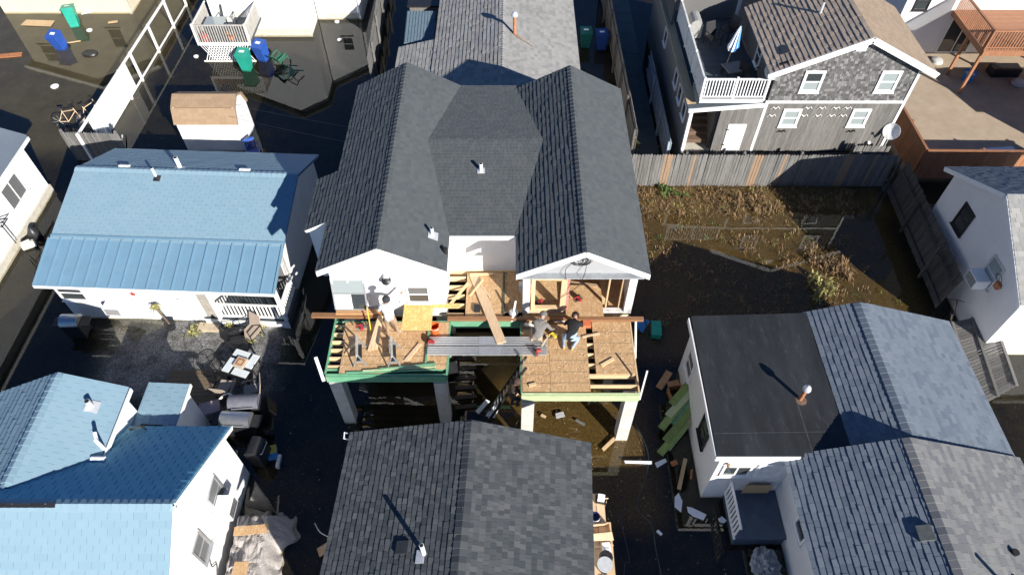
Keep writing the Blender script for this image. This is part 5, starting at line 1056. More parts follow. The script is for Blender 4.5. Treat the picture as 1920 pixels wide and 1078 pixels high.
window(HI, (-13.0,34.2,2.3), .55, .6, (0,-1,0), gm_=glassl); window(HI, (-14.75,34.2,2.0), 1.3, 1.95, (0,-1,0), kind='slider', gm_=blind, name='sliding_door', sill=False); window(HI, (-9.4,35.9,1.6), .55, .75, (0,-1,0)); obj('downpipe', M().tube([(-8.4,35.82,0),(-8.4,35.82,5)], .05, 8), trimw, HI)
DI = thing('balcony_deck', 'small railed deck with white lattice skirt below, at the white house', 'deck', (-14.8, 33, 0))
obj('deck_floor', M().box(-16.0,-13.3,31.75,34.15,.95,1.05), deckgr, DI); obj('skirt_trim', M().box(-16.0,-13.3,31.70,31.75,.92,1.06), trimw, DI)
lt_ = M()
for k in range(26):
    for d in (-1,1):
        xa = -16.4+k*.13; p = Vector((xa,31.73+.004*d,0)); q = Vector((xa+.95*d*.5+.0,31.73+.004*d,.92))
        if d < 0: p.x += .47; q.x += .47
        if -16.0 < p.x < -13.3 and -16.0 < q.x < -13.3: lt_.beam(p, q, .006, .035, (0,1,0) if False else (1,0,0))
obj('lattice', lt_, trimw, DI, kind='stuff'); obj('lattice_frame', M().box(-16.0,-13.3,31.71,31.75,-.05,.03), trimw, DI)
for x in (-15.98,-13.35): obj('rail_post', M().box(x-.05,x+.05,31.74,31.84,1.05,2.05), oldwhite, DI)
obj('handrail', M().box(-16.0,-13.3,31.76,31.82,1.95,2.01), greywood, DI)
for x in (-15.98,-13.35): obj('handrail', M().box(x-.03,x+.03,31.85,34.1,1.95,2.01), oldwhite, DI)
bo = mesh('baluster', M().box(-.022,.022,-.02,.02,1.05,1.95), greywood)
for k in range(20): inst('baluster', bo, DI, mx((-15.85+k*.128,31.79,0)))
for x in (-15.98,-13.35):
    for k in range(16): inst('baluster', bo, DI, mx((x,31.95+k*.135,0), 1.57))
gt = thing('glass_table', 'grey topped table on the small balcony deck', 'table', (-15.1,32.6,1.05)); obj('table_top', M().box(-.5,.5,-.4,.4,.68,.71), glassl, gt, local=True)
for sx in (-1,1):
    for sy in (-1,1): obj('leg', M().box(sx*.44-.02,sx*.44+.02,sy*.34-.02,sy*.34+.02,0,.68), darkm, gt, local=True)
deck_chair('pale chair behind the table on the small balcony deck', (-14.7,33.3,1.05), .1, oldwhite)
def flower_pot(label, loc, pm_=orange):
    t_ = thing('flower_pot', label, 'plant', loc); obj('pot', M().lathe([(.1,0),(.16,.26),(.13,.25),(.001,.22)], 12), pm_, t_, local=True, smooth=True)
    k = M(); rq = random.Random(int(loc[0]*100))
    for i in range(60):
        d = Vector((rq.gauss(0,1), rq.gauss(0,1), abs(rq.gauss(0,1)))).normalized()*rq.uniform(.1,.28)+Vector((0,0,.28)); s_ = Vector((rq.uniform(-1,1), rq.uniform(-1,1), rq.uniform(-1,1)))*.06
        k.add([d-s_, d+Vector((0,0,.05)), d+s_, d-Vector((0,0,.03))], [(0,1,2,3)])
    obj('foliage', k, dryleaf if loc[0] > -14 else plain('rusty_flowers', (.35,.16,.05), .8, .4), t_, local=True)
flower_pot('flower pot at the front rail of the small balcony deck', (-14.25,31.98,1.05)); flower_pot('flower pot at the right rail of the small balcony deck', (-13.6,32.5,1.05))
single('cooler', M().lathe([(.18,0),(.2,.4),(.001,.42)], 12, mx((-15.6,31.98,1.06))), redp, 'red tub behind the front rail of the small balcony deck', 'tub', smooth=True)
HJ = thing('beige_house', 'beige sided house at the top left corner, mirrored in the flood water', 'house', (-25, 38, 0))
jl = lambda x: 4.75 - .38*abs(x+25)
wall(HJ, [(-28.6,36.5,-.2),(-21.4,36.5,-.2),(-21.4,36.5,jl(-21.4)),(-25,36.5,4.7),(-28.6,36.5,jl(-28.6))], (0,.15,0), beige); wall(HJ, [(-21.4,36.66,-.2),(-21.4,46,-.2),(-21.4,46,jl(-21.4)),(-21.4,36.66,jl(-21.4))], (-.15,0,0), beige); wall(HJ, [(-28.6,36.66,-.2),(-28.6,46,-.2),(-28.6,46,jl(-28.6)),(-28.6,36.66,jl(-28.6))], (.15,0,0), beige)
for x0, x1 in ((-29,-25),(-25,-21)): obj('roof', M().slab([(x0,36.1,jl(x0)+.05),(x1,36.1,jl(x1)+.05),(x1,46,jl(x1)+.05),(x0,46,jl(x0)+.05)], (0,0,.14)), sh_brown, HJ)
for x0 in (-29,-21): obj('rake_board', M().beam((x0,36.08,jl(x0)-.03),(-25,36.08,4.72),.04,.18,(0,0,1)), trimw, HJ)
window(HJ, (-22.9,36.5,1.6), .7, 1.1, (0,-1,0), fm=cream); window(HJ, (-27.3,36.5,2.6), .8, 1.0, (0,-1,0), fm=cream); obj('corner_board', M().box(-21.52,-21.36,36.42,36.5,-.1,3.3), cream, HJ)

# house at the left edge
HK = thing('white_house', 'white house at the left edge with a double window and wall mounted bracket', 'house', (-22, 20, 0))
wall(HK, [(-19.95,22.1,-.2),(-19.95,14,-.2),(-19.95,14,2.6),(-19.95,22.1,2.6)], (-.15,0,0), white); wall(HK, [(-20.1,22.1,-.2),(-27,22.1,-.2),(-27,22.1,2.6),(-20.1,22.1,2.6)], (0,-.15,0), white)
obj('roof', M().slab([(-19.7,22.4,2.6),(-19.7,13.6,2.6),(-23.5,13.6,4.2),(-23.5,22.4,4.2)][::-1], (0,0,.12)), sh_right, HK); obj('fascia', M().box(-19.7,-19.66,13.6,22.4,2.48,2.62), trimw, HK)
window(HK, (-19.95,20.35,1.55), 1.15, .95, (1,0,0), kind='slider', gm_=screen); obj('wall_bracket', M().beam((-19.9,18.75,1.6),(-19.45,18.75,1.6),.03,.03).beam((-19.9,18.55,1.6),(-19.45,18.55,1.6),.03,.03).beam((-19.9,18.35,1.6),(-19.45,18.35,1.6),.03,.03).beam((-19.45,18.3,1.6),(-19.45,18.8,1.6),.03,.03).beam((-19.6,18.5,1.55),(-19.6,18.5,.5),.03,.03), darkm, HK)
obj('foundation', M().box(-20.05,-19.86,14,22.1,-.2,.3), cream, HK)
single('propane_tank', M().lathe([(.001,0),(.2,.03),(.22,.15),(.22,.35),(.12,.5),(.05,.58),(.001,.58)], 14, mx((-19.4,19.3,-.05))), darkm, 'dark tank by the wall of the white house at the left edge', 'tank', smooth=True)
single('air_compressor', M().tube([(-19.6,18.6,.15),(-19.2,18.85,.15)], [.16,.17], 12).tube([(-19.55,18.6,.35),(-19.3,18.8,.35)], .06, 8), plain('dirty_white_metal', (.45,.44,.4), .6), 'dirty white compressor at the wall of the left edge house', 'compressor', smooth=True)

# ------------------------------------------------------------------ shed
SD = thing('garden_shed', 'white barn style shed with tan shingled roof standing in the flood', 'shed', (-13.4, 25.5, 0))
xa, xb, ya, yb_ = -14.8, -12.15, 24.7, 26.4; prof = [(ya,1.55),(ya+.28,2.12),((ya+yb_)/2,2.42),(yb_-.28,2.12),(yb_,1.55)]
wall(SD, [(xa,y,z) for y, z in [(ya,-.2)]+prof+[(yb_,-.2)]], (.06,0,0), white); wall(SD, [(xb,y,z) for y, z in [(ya,-.2)]+prof+[(yb_,-.2)]][::-1], (-.06,0,0), white)
wall(SD, [(xa+.07,ya,-.2),(xb-.07,ya,-.2),(xb-.07,ya,1.54),(xa+.07,ya,1.54)], (0,.06,0), white); wall(SD, [(xa+.07,yb_,-.2),(xb-.07,yb_,-.2),(xb-.07,yb_,1.54),(xa+.07,yb_,1.54)], (0,-.06,0), white)
S = Shingles(SD, 0)
for i in range(4):
    (y0, z0), (y1, z1) = prof[i], prof[i+1]; O = (xa-.08,y0-(.06 if i == 0 else 0),z0-(.1 if i == 0 else 0)) if i < 2 else (xb+.08,y1+(.06 if i == 3 else 0),z1-(.1 if i == 3 else 0))
    V = (0,y1-y0,z1-z0) if i < 2 else (0,y0-y1,z0-z1); L = math.hypot(y1-y0,z1-z0)+(.1 if i in (0,3) else 0)
    S.plane(O, (1,0,0) if i < 2 else (-1,0,0), V, 2.81, L, sh_tan, .13, (.26,.32), .01, dmat=sh_tan)
S.finish()
lt2 = M()
for k in range(8):
    for d in (-1,1): lt2.beam((-14.45+k*.11,ya-.02-.004*d,0),(-14.45+k*.11+.28*d,ya-.02-.004*d,.62),.006,.03,(1,0,0))
obj('lattice', lt2, trimw, SD, kind='stuff')

# ------------------------------------------------------------------ fences
VF = thing('vinyl_fence', 'white vinyl fence with open frames and two filled panels in the flood', 'fence', (-18.7, 30, 0))
ysf = [23.9, 25.9, 28.6, 30.1, 32.6, 35.0, 37.2]; xf = lambda y: -18.78 + .02*(y-25)
for y in ysf: obj('post', M().box(xf(y)-.05,xf(y)+.05,y-.05,y+.05,-.2,1.56), trimw, VF)
for a, c2 in zip(ysf, ysf[1:]):
    obj('top_rail', M().beam((xf(a),a+.05,1.5),(xf(c2),c2-.05,1.5),.05,.12), trimw, VF)
    if a != 23.9: obj('bottom_rail', M().beam((xf(a),a+.05,.08),(xf(c2),c2-.05,.08),.04,.1), trimw if a < 30 else oldwhite, VF)
for a, c2, z1 in ((25.9,28.6,1.44),(28.62,29.4,1.44),(24.9,25.85,1.44)): obj('panel', M().slab([(xf(a),a+.06,.14),(xf(c2),c2-.06,.14),(xf(c2),c2-.06,z1),(xf(a),a+.06,z1)], (.02,0,0)), trimw, VF)
def picket_fence(label, p, q, h, mat, pw=.11, gap=.012, alt=None, pointed=True, cat='fence', name='picket_fence', z0=.0, rail_side=1, jit=.02, lean=0):
    p, q = Vector(p), Vector(q); d = q-p; L = d.length; d.normalize(); sd_ = Vector((d.y,-d.x,0))*rail_side; F = thing(name, label, cat, p); n = int(L/(pw+gap)); rq = random.Random(int(L*100))
    th = .018; top = [(0,h-.07),(pw/2,h),(pw,h-.07)] if pointed else [(0,h),(pw,h)]
    def mk(mt_): return mesh('picket', M().slab([(x,0,z) for x, z in [(pw,z0)] + top[::-1] + [(0,z0)]], (0,th,0)), mt_)
    ms = [mk(mat)] + ([mk(alt)] if alt else [])
    ang = math.atan2(d.y, d.x)
    for k in range(n):
        me = ms[1] if alt and (k % 31) in (12,13,14,22,44) else ms[0]
        inst('picket', me, F, mx(p + d*(k*(pw+gap)) + Vector((0,0,rq.uniform(-jit,jit))) + sd_*rq.uniform(-.006,.006), ang + rq.uniform(-.02,.02), rx=R(lean)) @ Matrix.Rotation(rq.uniform(-.012,.012),4,'Y'))
    for z in (.35, h-.4): obj('rail', M().beam(p+sd_*-.05+Vector((0,0,z)), q+sd_*-.05+Vector((0,0,z)), .04, .08), mat, F)
    k = 0
    while k*2.4 <= L: obj('post', M().beam(p+d*min(L,k*2.4)+sd_*-.12+Vector((0,0,-.2)), p+d*min(L,k*2.4)+sd_*-.12+Vector((0,0,h+.02)), .09, .09, (0,1,0)), mat, F); k += 1
    return F
picket_fence('weathered grey picket fence along the back of the muddy yard', (4.9,22.32,0), (16.2,22.28,0), 1.78, fencegr, alt=cedarn, rail_side=1)
picket_fence('dark leaning picket fence in shade between the muddy yard and the white house', (16.2,22.0,0), (15.9,15.6,0), 1.75, plain('dark_wet_picket', (.07,.068,.066), .8, .3, 3, stretch=(9,9,.7), piece=.3), rail_side=-1, lean=-6)  # picket colour darkened to stand for the deep shade on this fence
picket_fence('grey picket fence beside the narrow alley behind the raised house', (5.35,23.6,0), (5.15,38,0), 2.0, plain('alley_picket', (.14,.125,.11), .85, .3, 3, stretch=(9,9,.7), piece=.25), rail_side=1)
picket_fence('low blue grey picket fence in the shade along the cedar house annex', (6.85,23.4,0), (6.85,30.5,0), 1.5, plain('blue_grey_picket', (.3,.36,.42), .7, piece=.15), pw=.07, gap=.05)
picket_fence('weathered picket fence panel behind the left edge house', (-19.6,24.0,0), (-17.0,23.9,0), 1.6, fencegr, pw=.1, rail_side=1)
picket_fence('small silver picket panel at the corner of the cedar house', (14.4,22.75,0), (15.9,22.7,0), 1.9, fencegr, pw=.08)
OF = thing('board_fence', 'reddish brown board fence around the sandy yard', 'fence', (17.6, 23, 0))
def bfence(F, p, q, h, mat, bw_=.145):
    p, q = Vector(p), Vector(q); d = q-p; L = d.length; d.normalize(); n = int(L/(bw_+.008)); ang = math.atan2(d.y,d.x); me = mesh('board', M().box(0,bw_,-.012,.012,.02,h), mat)
    for k in range(n): inst('board', me, F, mx(p+d*(k*(bw_+.008)), ang))
    obj('cap_rail', M().beam(p+Vector((0,0,h+.025)), q+Vector((0,0,h+.025)), .11, .045), mat, F)
    sv = Vector((-d.y,d.x,0))*.05
    for z in (.4,h-.35): obj('rail', M().beam(p+sv+Vector((0,0,z)), q+sv+Vector((0,0,z)), .05, .09), mat, F)
    k = 0
    while k*2.4 <= L: obj('post', M().beam(p+d*(k*2.4)+sv*2+Vector((0,0,0)), p+d*(k*2.4)+sv*2+Vector((0,0,h+.05)), .1, .1, (0,1,0)), mat, F); k += 1
bfence(OF, (17.55,27.2,0), (17.55,22.85,0), 1.55, redwood); bfence(OF, (17.55,22.8,0), (25,22.7,0), 1.55, redwood)
PF = thing('fence_panel', 'old grey stockade panel lying tilted between the two right hand houses', 'fence panel', (16.4, 12.9, .1))
pa, pb, pc, pd = Vector((15.75,14.6,.55)), Vector((17.3,14.85,.75)), Vector((16.85,11.9,.75)), Vector((15.45,11.25,.35))
for k in range(26):
    u = k/26; u2 = (k+.86)/26; obj('board', M().slab([pa.lerp(pd,u),pb.lerp(pc,u),pb.lerp(pc,u2),pa.lerp(pd,u2)], (0,0,-.03)), cedar, PF)
for u in (.04,.5,.96): obj('rail', M().beam(pa.lerp(pb,u)+Vector((0,0,.03)), pd.lerp(pc,u)+Vector((0,0,.03)), .09, .05), cedar, PF)
# ------------------------------------------------------------------ patio between the blue houses
tp_ = thing('fire_pit_table', 'square white tiled table with a burner box in its middle', 'table', (-9.27,12.8,0), R(-19))
for (x0,x1,y0,y1) in ((-.47,.1,.2,.47),(.2,.47,-.1,.47),(-.1,.47,-.47,-.2),(-.47,-.2,-.47,.1)):
    x0 += .006; x1 -= .006; y0 += .006; y1 -= .006
    obj('tile', M().box(x0,x1,y0,y1,.66,.69), tile, tp_, local=True)
obj('table_body', M().box(-.475,.475,-.475,.475,.60,.658), darkm, tp_, local=True); obj('burner_box', M().box(-.19,.19,-.19,.19,.66,.76), plain('tan_box', (.5,.42,.33), .6), tp_, local=True); obj('burner', M().box(-.13,.13,-.13,.13,.762,.77), rust, tp_, local=True); obj('burner_plate', M().box(-.07,.07,-.07,.07,.771,.78), tanw, tp_, local=True)
for sx in (-1,1):
    for sy in (-1,1): obj('leg', M().box(sx*.4-.03,sx*.4+.03,sy*.4-.03,sy*.4+.03,0,.6), darkm, tp_, local=True)
def wire_chair(label, loc, rz, mat=darkm):
    t_ = thing('wire_chair', label, 'chair', loc, rz); k = M(); r = .34
    ring = [(r*math.cos(a*.2618), r*math.sin(a*.2618)*.9, .42) for a in range(25)]; obj('seat_ring', M().tube(ring, .014, 6, False), mat, t_, local=True)
    for i in range(-5,6): x = i*.06; h = .9*math.sqrt(max(0,r*r-x*x)); k.tube([(x,-h,.42),(x,h,.42)], .006, 4)
    obj('seat_mesh', k, mat, t_, local=True); b2 = M()
    arc = [(r*math.cos(a*.2618), .3+.12*math.sin(a*.2618), .42+.5*math.sin(a*.2618)) for a in range(13)]; b2.tube(arc, .014, 6)
    for i in range(-4,5): x = i*.07; b2.tube([(x,.3,.42),(x*.9,.42,.42+.5*math.sqrt(max(.05,1-(x/r)**2)))], .006, 4)
    obj('backrest', b2, mat, t_, local=True)
    for a in range(4): c2, s2 = math.cos(.785+a*1.571), math.sin(.785+a*1.571); obj('leg', M().tube([(r*.8*c2,r*.8*s2,.42),(r*c2,r*s2,0)], .013, 6), mat, t_, local=True)
    return t_
wire_chair('black wire chair left of the white tiled table', (-10.35,12.75,.06), 1.3); deck_chair('tan sling chair below the white tiled table', (-9.65,12.0,.05), 3.0); deck_chair('tan sling chair right below the white tiled table, tipped sideways', (-8.75,11.85,.05), -1.3, tanfab)
deck_chair('tan sling chair before the porch of the blue roofed house', (-9.35,14.25,.06), -.5); deck_chair('dark chair in front of the porch steps', (-9.75,14.0,.06), 1.9, darkm)
WDk = thing('wooden_platform', 'low dark wooden platform behind the lower blue house', 'platform', (-10.7,12.2,0))
for k in range(9): obj('board', M().box(-11.9,-9.85+.1*(k%2),11.55+k*.15,11.69+k*.15,.06,.1), plain('wet_brown_board', (.15,.11,.07), .7, .3, 4, stretch=(1,9,9), piece=.2) if k == 0 else MT['wet_brown_board'], WDk)
cl = thing('cooler', 'grey brown lidded tub with a white hose over it', 'tub', (-9.98,11.2,0), .3); obj('body', M().box(-.3,.3,-.2,.2,0,.42), plain('grey_tub', (.27,.24,.27), .6), cl, local=True); obj('lid', M().box(-.33,.33,-.23,.23,.422,.5), MT['grey_tub'], cl, local=True)
single('hose', M().tube(cable([(-9.72,11.5,.5),(-9.45,11.65,.62),(-9.2,11.45,.6),(-9.25,11.1,.55),(-9.45,11.0,.5),(-9.5,10.8,.35),(-9.2,10.55,.3)],0), .04, 8), pvc, 'white curved hose between the grey tub and the steel grill', 'hose', smooth=True)
gas_grill('big steel barrel grill with side shelf', (-8.85,10.62,-.05), R(-3), steel, .95, True); gas_grill('black covered grill behind the steel barrel grill', (-8.75,11.25,-.05), R(4), plain('slate_cover', (.12,.125,.15), .6), .95, False)
gas_grill('dark kettle grill at the gable wall of the lower blue house', (-8.0,9.62,-.05), R(80), black, .6, False)
ty = thing('toy_box', 'blue and yellow toy box floating beside the dark grill', 'box', (-7.72,9.78,-.03), .25); obj('body', M().box(-.16,.16,-.2,.2,0,.2), bluep, ty, local=True); obj('lid', M().box(-.17,.17,-.06,.21,.202,.24), yellow, ty, local=True)
single('radiator', M().box(-7.5,-7.4,9.3,9.72,-.02,.12), galv, 'pale grille lying beside the blue and yellow toy box', 'grille')
# covered heap beside the lower blue gable
HP = thing('covered_heap', 'heap under translucent plastic with plywood boards on top, by the white gable wall', 'heap', (-7.4,6.6,0))
m, t, b = nodes('dusty_plastic_sheet'); b.inputs['Base Color'].default_value = (.36,.33,.31,1); b.inputs['Roughness'].default_value = .35; bump(t, b, tex(t, 6, 6, rough=.75, stretch=(1,.5,1)), 1, .05)
hp = M(); HX, HY = 46, 64
def heap_pt(i, j):
    u, v = i/HX, j/HY; x0, x1, y0, y1 = -8.22, -6.75, 4.4, 7.8
    e = min(u*3, (1-u)*2.2, (1-v)*5, 1); fold = abs(mnoise.noise((u*5,v*9,3)))*.22 + abs(mnoise.noise((u*13+v*6,v*5,7)))*.10 + abs(mnoise.noise((u*30,v*34,2)))*.035
    z = .84*smooth(0,.55,e) + fold - .12; fl = (1-smooth(.0,.4,e))
    return (x0+(x1-x0)*u + fl*.35*mnoise.noise((v*7,u,5))*(u > .5) + .3*smooth(.8,1,u)*(.5+mnoise.noise((v*4,1,1))), y0+(y1-y0)*v + fl*.3*mnoise.noise((u*7,v,9)), max(-.06, z))
hp.v = [heap_pt(i, j) for j in range(HY+1) for i in range(HX+1)]; hp.f = [(j*(HX+1)+i, j*(HX+1)+i+1, (j+1)*(HX+1)+i+1, (j+1)*(HX+1)+i) for j in range(HY) for i in range(HX)]
obj('plastic_cover', hp, m, HP)
obj('plywood_board', M().beam((-7.95,6.95,.98),(-7.0,7.05,.95),.26,.02), osb, HP); obj('plywood_board', M().box(-7.7,-7.3,5.7,6.1,1.0,1.02), osb, HP)
single('mesh_panel', M().slab([(-8.15,8.05,.0),(-7.2,7.85,0),(-7.5,8.2,1.25)], (0,.03,0)), cedar, 'triangular grey slatted panel leaning behind the plastic covered heap', 'panel')
# trestle of boards and tools beside the dark shingled roof
WB = thing('work_table', 'long work bench of tan planks beside the dark shingled roof', 'bench', (2.5,6.7,0))
for x0, x1 in ((2.22,2.47),(2.49,2.72)): obj('plank', M().box(x0,x1,4.8,8.1,.86,.90), tanw, WB)
obj('plank', M().box(2.72,2.86,4.8,7.25,.85,.89), lum, WB)
for y in (5.2,6.6,7.9): obj('trestle', M().box(2.25,2.8,y-.04,y+.04,-.1,.855), lum, WB)
t_ = thing('mitre_saw', 'pale table tool at the far end of the tan work bench', 'power tool', (2.62,7.9,.9), -.2); obj('base', M().box(-.16,.16,-.12,.12,0,.08), darkm, t_, local=True); obj('housing', M().box(-.1,.1,-.08,.1,.081,.22), pvc, t_, local=True); obj('handle', M().tube([(.1,.0,.18),(.2,.02,.2)], .02, 6), tanw, t_, local=True)
bucket('bucket', 'dark blue bucket on the tan work bench', (2.4,7.35,.9), plain('navy_bucket', (.012,.02,.09), .45), .13, .2)
cb_ = thing('cardboard_box', 'torn cardboard box on the middle of the tan work bench', 'box', (2.55,7.0,.9), .1)
for a, c2 in (((-.25,-.13),(.25,-.13)),((.25,-.13),(.25,.13)),((.25,.13),(-.25,.13)),((-.25,.13),(-.25,-.13))): obj('side', M().beam((a[0],a[1],.09),(c2[0],c2[1],.09),.012,.18), plain('pale_cardboard', (.6,.42,.27), .85) if 'pale_cardboard' not in MT else MT['pale_cardboard'], cb_, local=True)
obj('flap', M().slab([(-.3,-.13,.18),(.28,-.13,.18),(.3,-.34,.1),(-.28,-.3,.1)], (0,0,.01)), MT['pale_cardboard'], cb_, local=True); obj('flap', M().slab([(-.3,-.42,.03),(.26,-.4,.03),(.28,-.47,.03),(-.3,-.5,.03)], (0,0,.02)), MT['pale_cardboard'], cb_, local=True)
t_ = thing('charger', 'white box with dark slot on the tan work bench', 'box', (2.66,6.5,.9), .1); obj('body', M().box(-.11,.11,-.13,.13,0,.12), pvc, t_, local=True); obj('slot', M().box(-.07,.07,-.06,.0,.121,.125), galv, t_, local=True)
single('bag', M().lathe([(.001,0),(.18,.03),(.2,.12),(.12,.2),(.16,.25),(.001,.24)], 11, mx((2.62,6.22,.9))), black, 'crumpled black bag behind the big tub on the work bench', 'bag')
bt = thing('tub', 'big black tub with boards inside on the tan work bench', 'tub', (2.56,5.98,.9)); obj('body', M().lathe([(.17,0),(.2,.24),(.21,.24),(.21,.26),(.19,.26),(.16,.03),(.001,.03)], 20), black, bt, local=True, smooth=True); obj('rim', M().lathe([(.19,.24),(.215,.25),(.215,.275),(.19,.275)], 20), galv, bt, local=True, smooth=True); obj('scrap', M().box(-.1,.1,-.06,.08,.08,.16), tanw, bt, local=True)
single('plate', M().box(2.42,2.66,5.55,5.75,.9,.94), galv, 'grey metal plate just below the big black tub', 'plate')
# ------------------------------------------------------------------ wheelie bins and garden chairs in the flood
def bin_(label, loc, rz, mat, h=.95, tilt=0, lid_open=False):
    t_ = thing('wheelie_bin', label, 'bin', loc, rz); r = Matrix.Rotation(R(tilt),4,'X')
    def q(m_): m_.v = [tuple(r @ Vector(p)) for p in m_.v]; return m_
    k = M(); a, b2 = .22, .29
    k.add([(-a,-a,0),(a,-a,0),(a,a,0),(-a,a,0),(-b2,-b2,h),(b2,-b2,h),(b2,b2+.02,h),(-b2,b2+.02,h)], [(3,2,1,0),(4,5,6,7),(0,1,5,4),(1,2,6,5),(2,3,7,6),(3,0,4,7)]); obj('body', q(k), mat, t_, local=True)
    obj('lid', q(M().slab([(-b2-.02,-b2-.04,h+.004),(b2+.02,-b2-.04,h+.004),(b2+.02,b2+.04,h+.06),(-b2-.02,b2+.04,h+.06)], (0,0,.05))), mat, t_, local=True)
    obj('handle', q(M().tube([(-.22,b2+.03,h-.02),(-.22,b2+.1,h),(.22,b2+.1,h),(.22,b2+.03,h-.02)], .018, 6)), mat, t_, local=True)
    for s in (-1,1): obj('wheel', q(M().tube([(s*.24-.03,.22,.1),(s*.24+.03,.22,.1)], .1, 12)), black, t_, local=True)
    obj('sticker', q(M().box(-.1,.1,-b2+.015,-b2+.022,h*.8,h*.92)), pvc, t_, local=True); obj('sticker', q(M().box(-.14,.12,-.05,.12,h+.088,h+.092)), pvc, t_, local=True); return t_
bin_('teal green wheelie bin in front of the lattice skirt', (-13.62,31.15,-.08), -.12, bingreen, .95, 4); bin_('blue wheelie bin beside the teal one at the lattice skirt', (-12.95,32.0,-.08), -.35, binblue, .95, 8)
bin_('teal green wheelie bin tipped in the water by the beige house', (-24.1,35.2,-.1), .3, bingreen, 1.0, -14); bin_('blue wheelie bin with white emblem in the water by the beige house', (-23.9,33.0,-.1), -.2, binblue, .9, 10)
bin_('green wheelie bin darkened for the deep shade behind the fence', (3.9,33.2,-.05), 0, plain('dark_green_bin', (.01,.12,.1), .5), .85); bin_('blue wheelie bin in deep shade behind the fence', (4.72,33.0,-.05), .05, plain('dark_blue_bin', (.015,.06,.25), .5), .85)  # both bin plastics darkened to put the alley's shade into their colour
bc = M()
bc.lathe([(.26,.0),(.3,.05),(.27,.12),(.001,.1)], 14, mx((-22.2,32.4,-.04)), 1.4, 1); single('floating_tub', bc, black, 'dark oval tub floating next to the emblem bin', 'tub', smooth=True)
def garden_chair(label, loc, rz, tip=0, mat=chairgr):
    t_ = thing('garden_chair', label, 'chair', loc, rz); r = Matrix.Rotation(R(tip),4,'X')
    def q(m_): m_.v = [tuple(r @ Vector(p)) for p in m_.v]; return m_
    obj('seat', q(M().slab([(-.27,-.25,.40),(.27,-.25,.40),(.23,.22,.38),(-.23,.22,.38)], (0,0,.03))), mat, t_, local=True); k = M()
    for i in range(5): k.slab([(-.21+i*.09,.22,.41),(-.15+i*.09,.22,.41),(-.16+i*.096,.36,.86),(-.23+i*.096,.36,.86)], (0,.02,0))
    k.beam((-.26,.37,.87),(.24,.37,.87),.03,.08); obj('backrest', q(k), mat, t_, local=True)
    for s in (-1,1):
        obj('armrest', q(M().tube([(s*.28,-.25,.41),(s*.3,-.26,.62),(s*.3,.1,.64),(s*.25,.3,.66)], .026, 8)), mat, t_, local=True); obj('leg', q(M().beam((s*.26,-.24,.41),(s*.29,-.3,0),.045,.05)), mat, t_, local=True); obj('leg', q(M().beam((s*.22,.2,.4),(s*.25,.32,0),.045,.05)), mat, t_, local=True)
garden_chair('green plastic garden chair nearer the blue bin, half afloat', (-11.9,31.7,-.12), 2.6, -18); garden_chair('green plastic garden chair lying tipped in the shallow water', (-10.95,30.75,-.1), 2.3, -55)
# bicycle lying by the vinyl fence
def bicycle(label, loc, rz, lay):
    t_ = thing('bicycle', label, 'bicycle', loc, rz); r = Matrix.Rotation(R(lay),4,'X')
    def q(m_): m_.v = [tuple(r @ Vector(p)) for p in m_.v]; return m_
    for x in (-.52,.52):
        wv = obj('wheel', q(M().tube([(x+.33*math.cos(a*.2618),0,.33+.33*math.sin(a*.2618)) for a in range(25)], .02, 6, False)), black, t_, local=True); k = M()
        for a in range(8): k.tube([(x,0,.33),(x+.32*math.cos(a*.785),0,.33+.32*math.sin(a*.785))], .004, 4)
        obj('spokes', q(k), galv, wv, local=True)
    f = M()
    for p, e in (((-.52,0,.33),(-.12,0,.30)),((-.52,0,.33),(-.2,0,.82)),((-.12,0,.30),(-.22,0,.88)),((-.12,0,.30),(.36,0,.78)),((-.2,0,.8),(.34,0,.86)),((.52,0,.33),(.33,0,.95))): f.tube([p,e], .018, 7)
    obj('frame', q(f), tanw, t_, local=True); obj('saddle', q(M().slab([(-.34,-.07,.9),(-.34,.07,.9),(-.1,.025,.9),(-.1,-.025,.9)], (0,0,.05))), black, t_, local=True); obj('handlebar', q(M().tube([(.3,-.28,1.0),(.36,-.1,.98),(.36,.1,.98),(.3,.28,1.0)], .014, 6)), black, t_, local=True)
    obj('pedal', q(M().box(-.17,-.07,-.16,-.06,.16,.19)), black, t_, local=True)
bicycle('bicycle standing in the water beside the white vinyl fence', (-20.75,26.45,-.1), .12, -12); bicycle('second bicycle leaning close to the white vinyl fence', (-19.75,26.9,-.1), .9, -25)
bicycle('dark bicycle leaning on the wall of the shaded white house', (16.2,14.9,-.05), 1.0, -20)
# ------------------------------------------------------------------ loose boxes and floating things
t_ = thing('storage_crate', 'green plastic crate in the dark water right of the raised house', 'crate', (5.25,14.6,-.05), -.1)
for a, c2 in (((-.16,-.3),(.16,-.3)),((.16,-.3),(.16,.3)),((.16,.3),(-.16,.3)),((-.16,.3),(-.16,-.3))): obj('side', M().beam((a[0],a[1],.12),(c2[0],c2[1],.12),.015,.24), bingreen, t_, local=True)
obj('lid', M().box(-.18,.18,-.32,.32,.24,.27), bingreen, t_, local=True)
single('tarp', M().slab([at(1187,600,.3),at(1207,598,.35),at(1219,603,.3),at(1208,618,.1),at(1204,625,.1),at(1190,612,.1)][::-1], (0,0,.03)), bluep, 'blue tarp crumpled on a frame right of the sunlit porch', 'tarp')
single('frame_stand', M().tube([(4.72,14.9,0),(4.75,15.1,.6),(5.0,14.3,.0)], .02, 6), darkm, 'thin dark stand beside the blue tarp', 'stand')
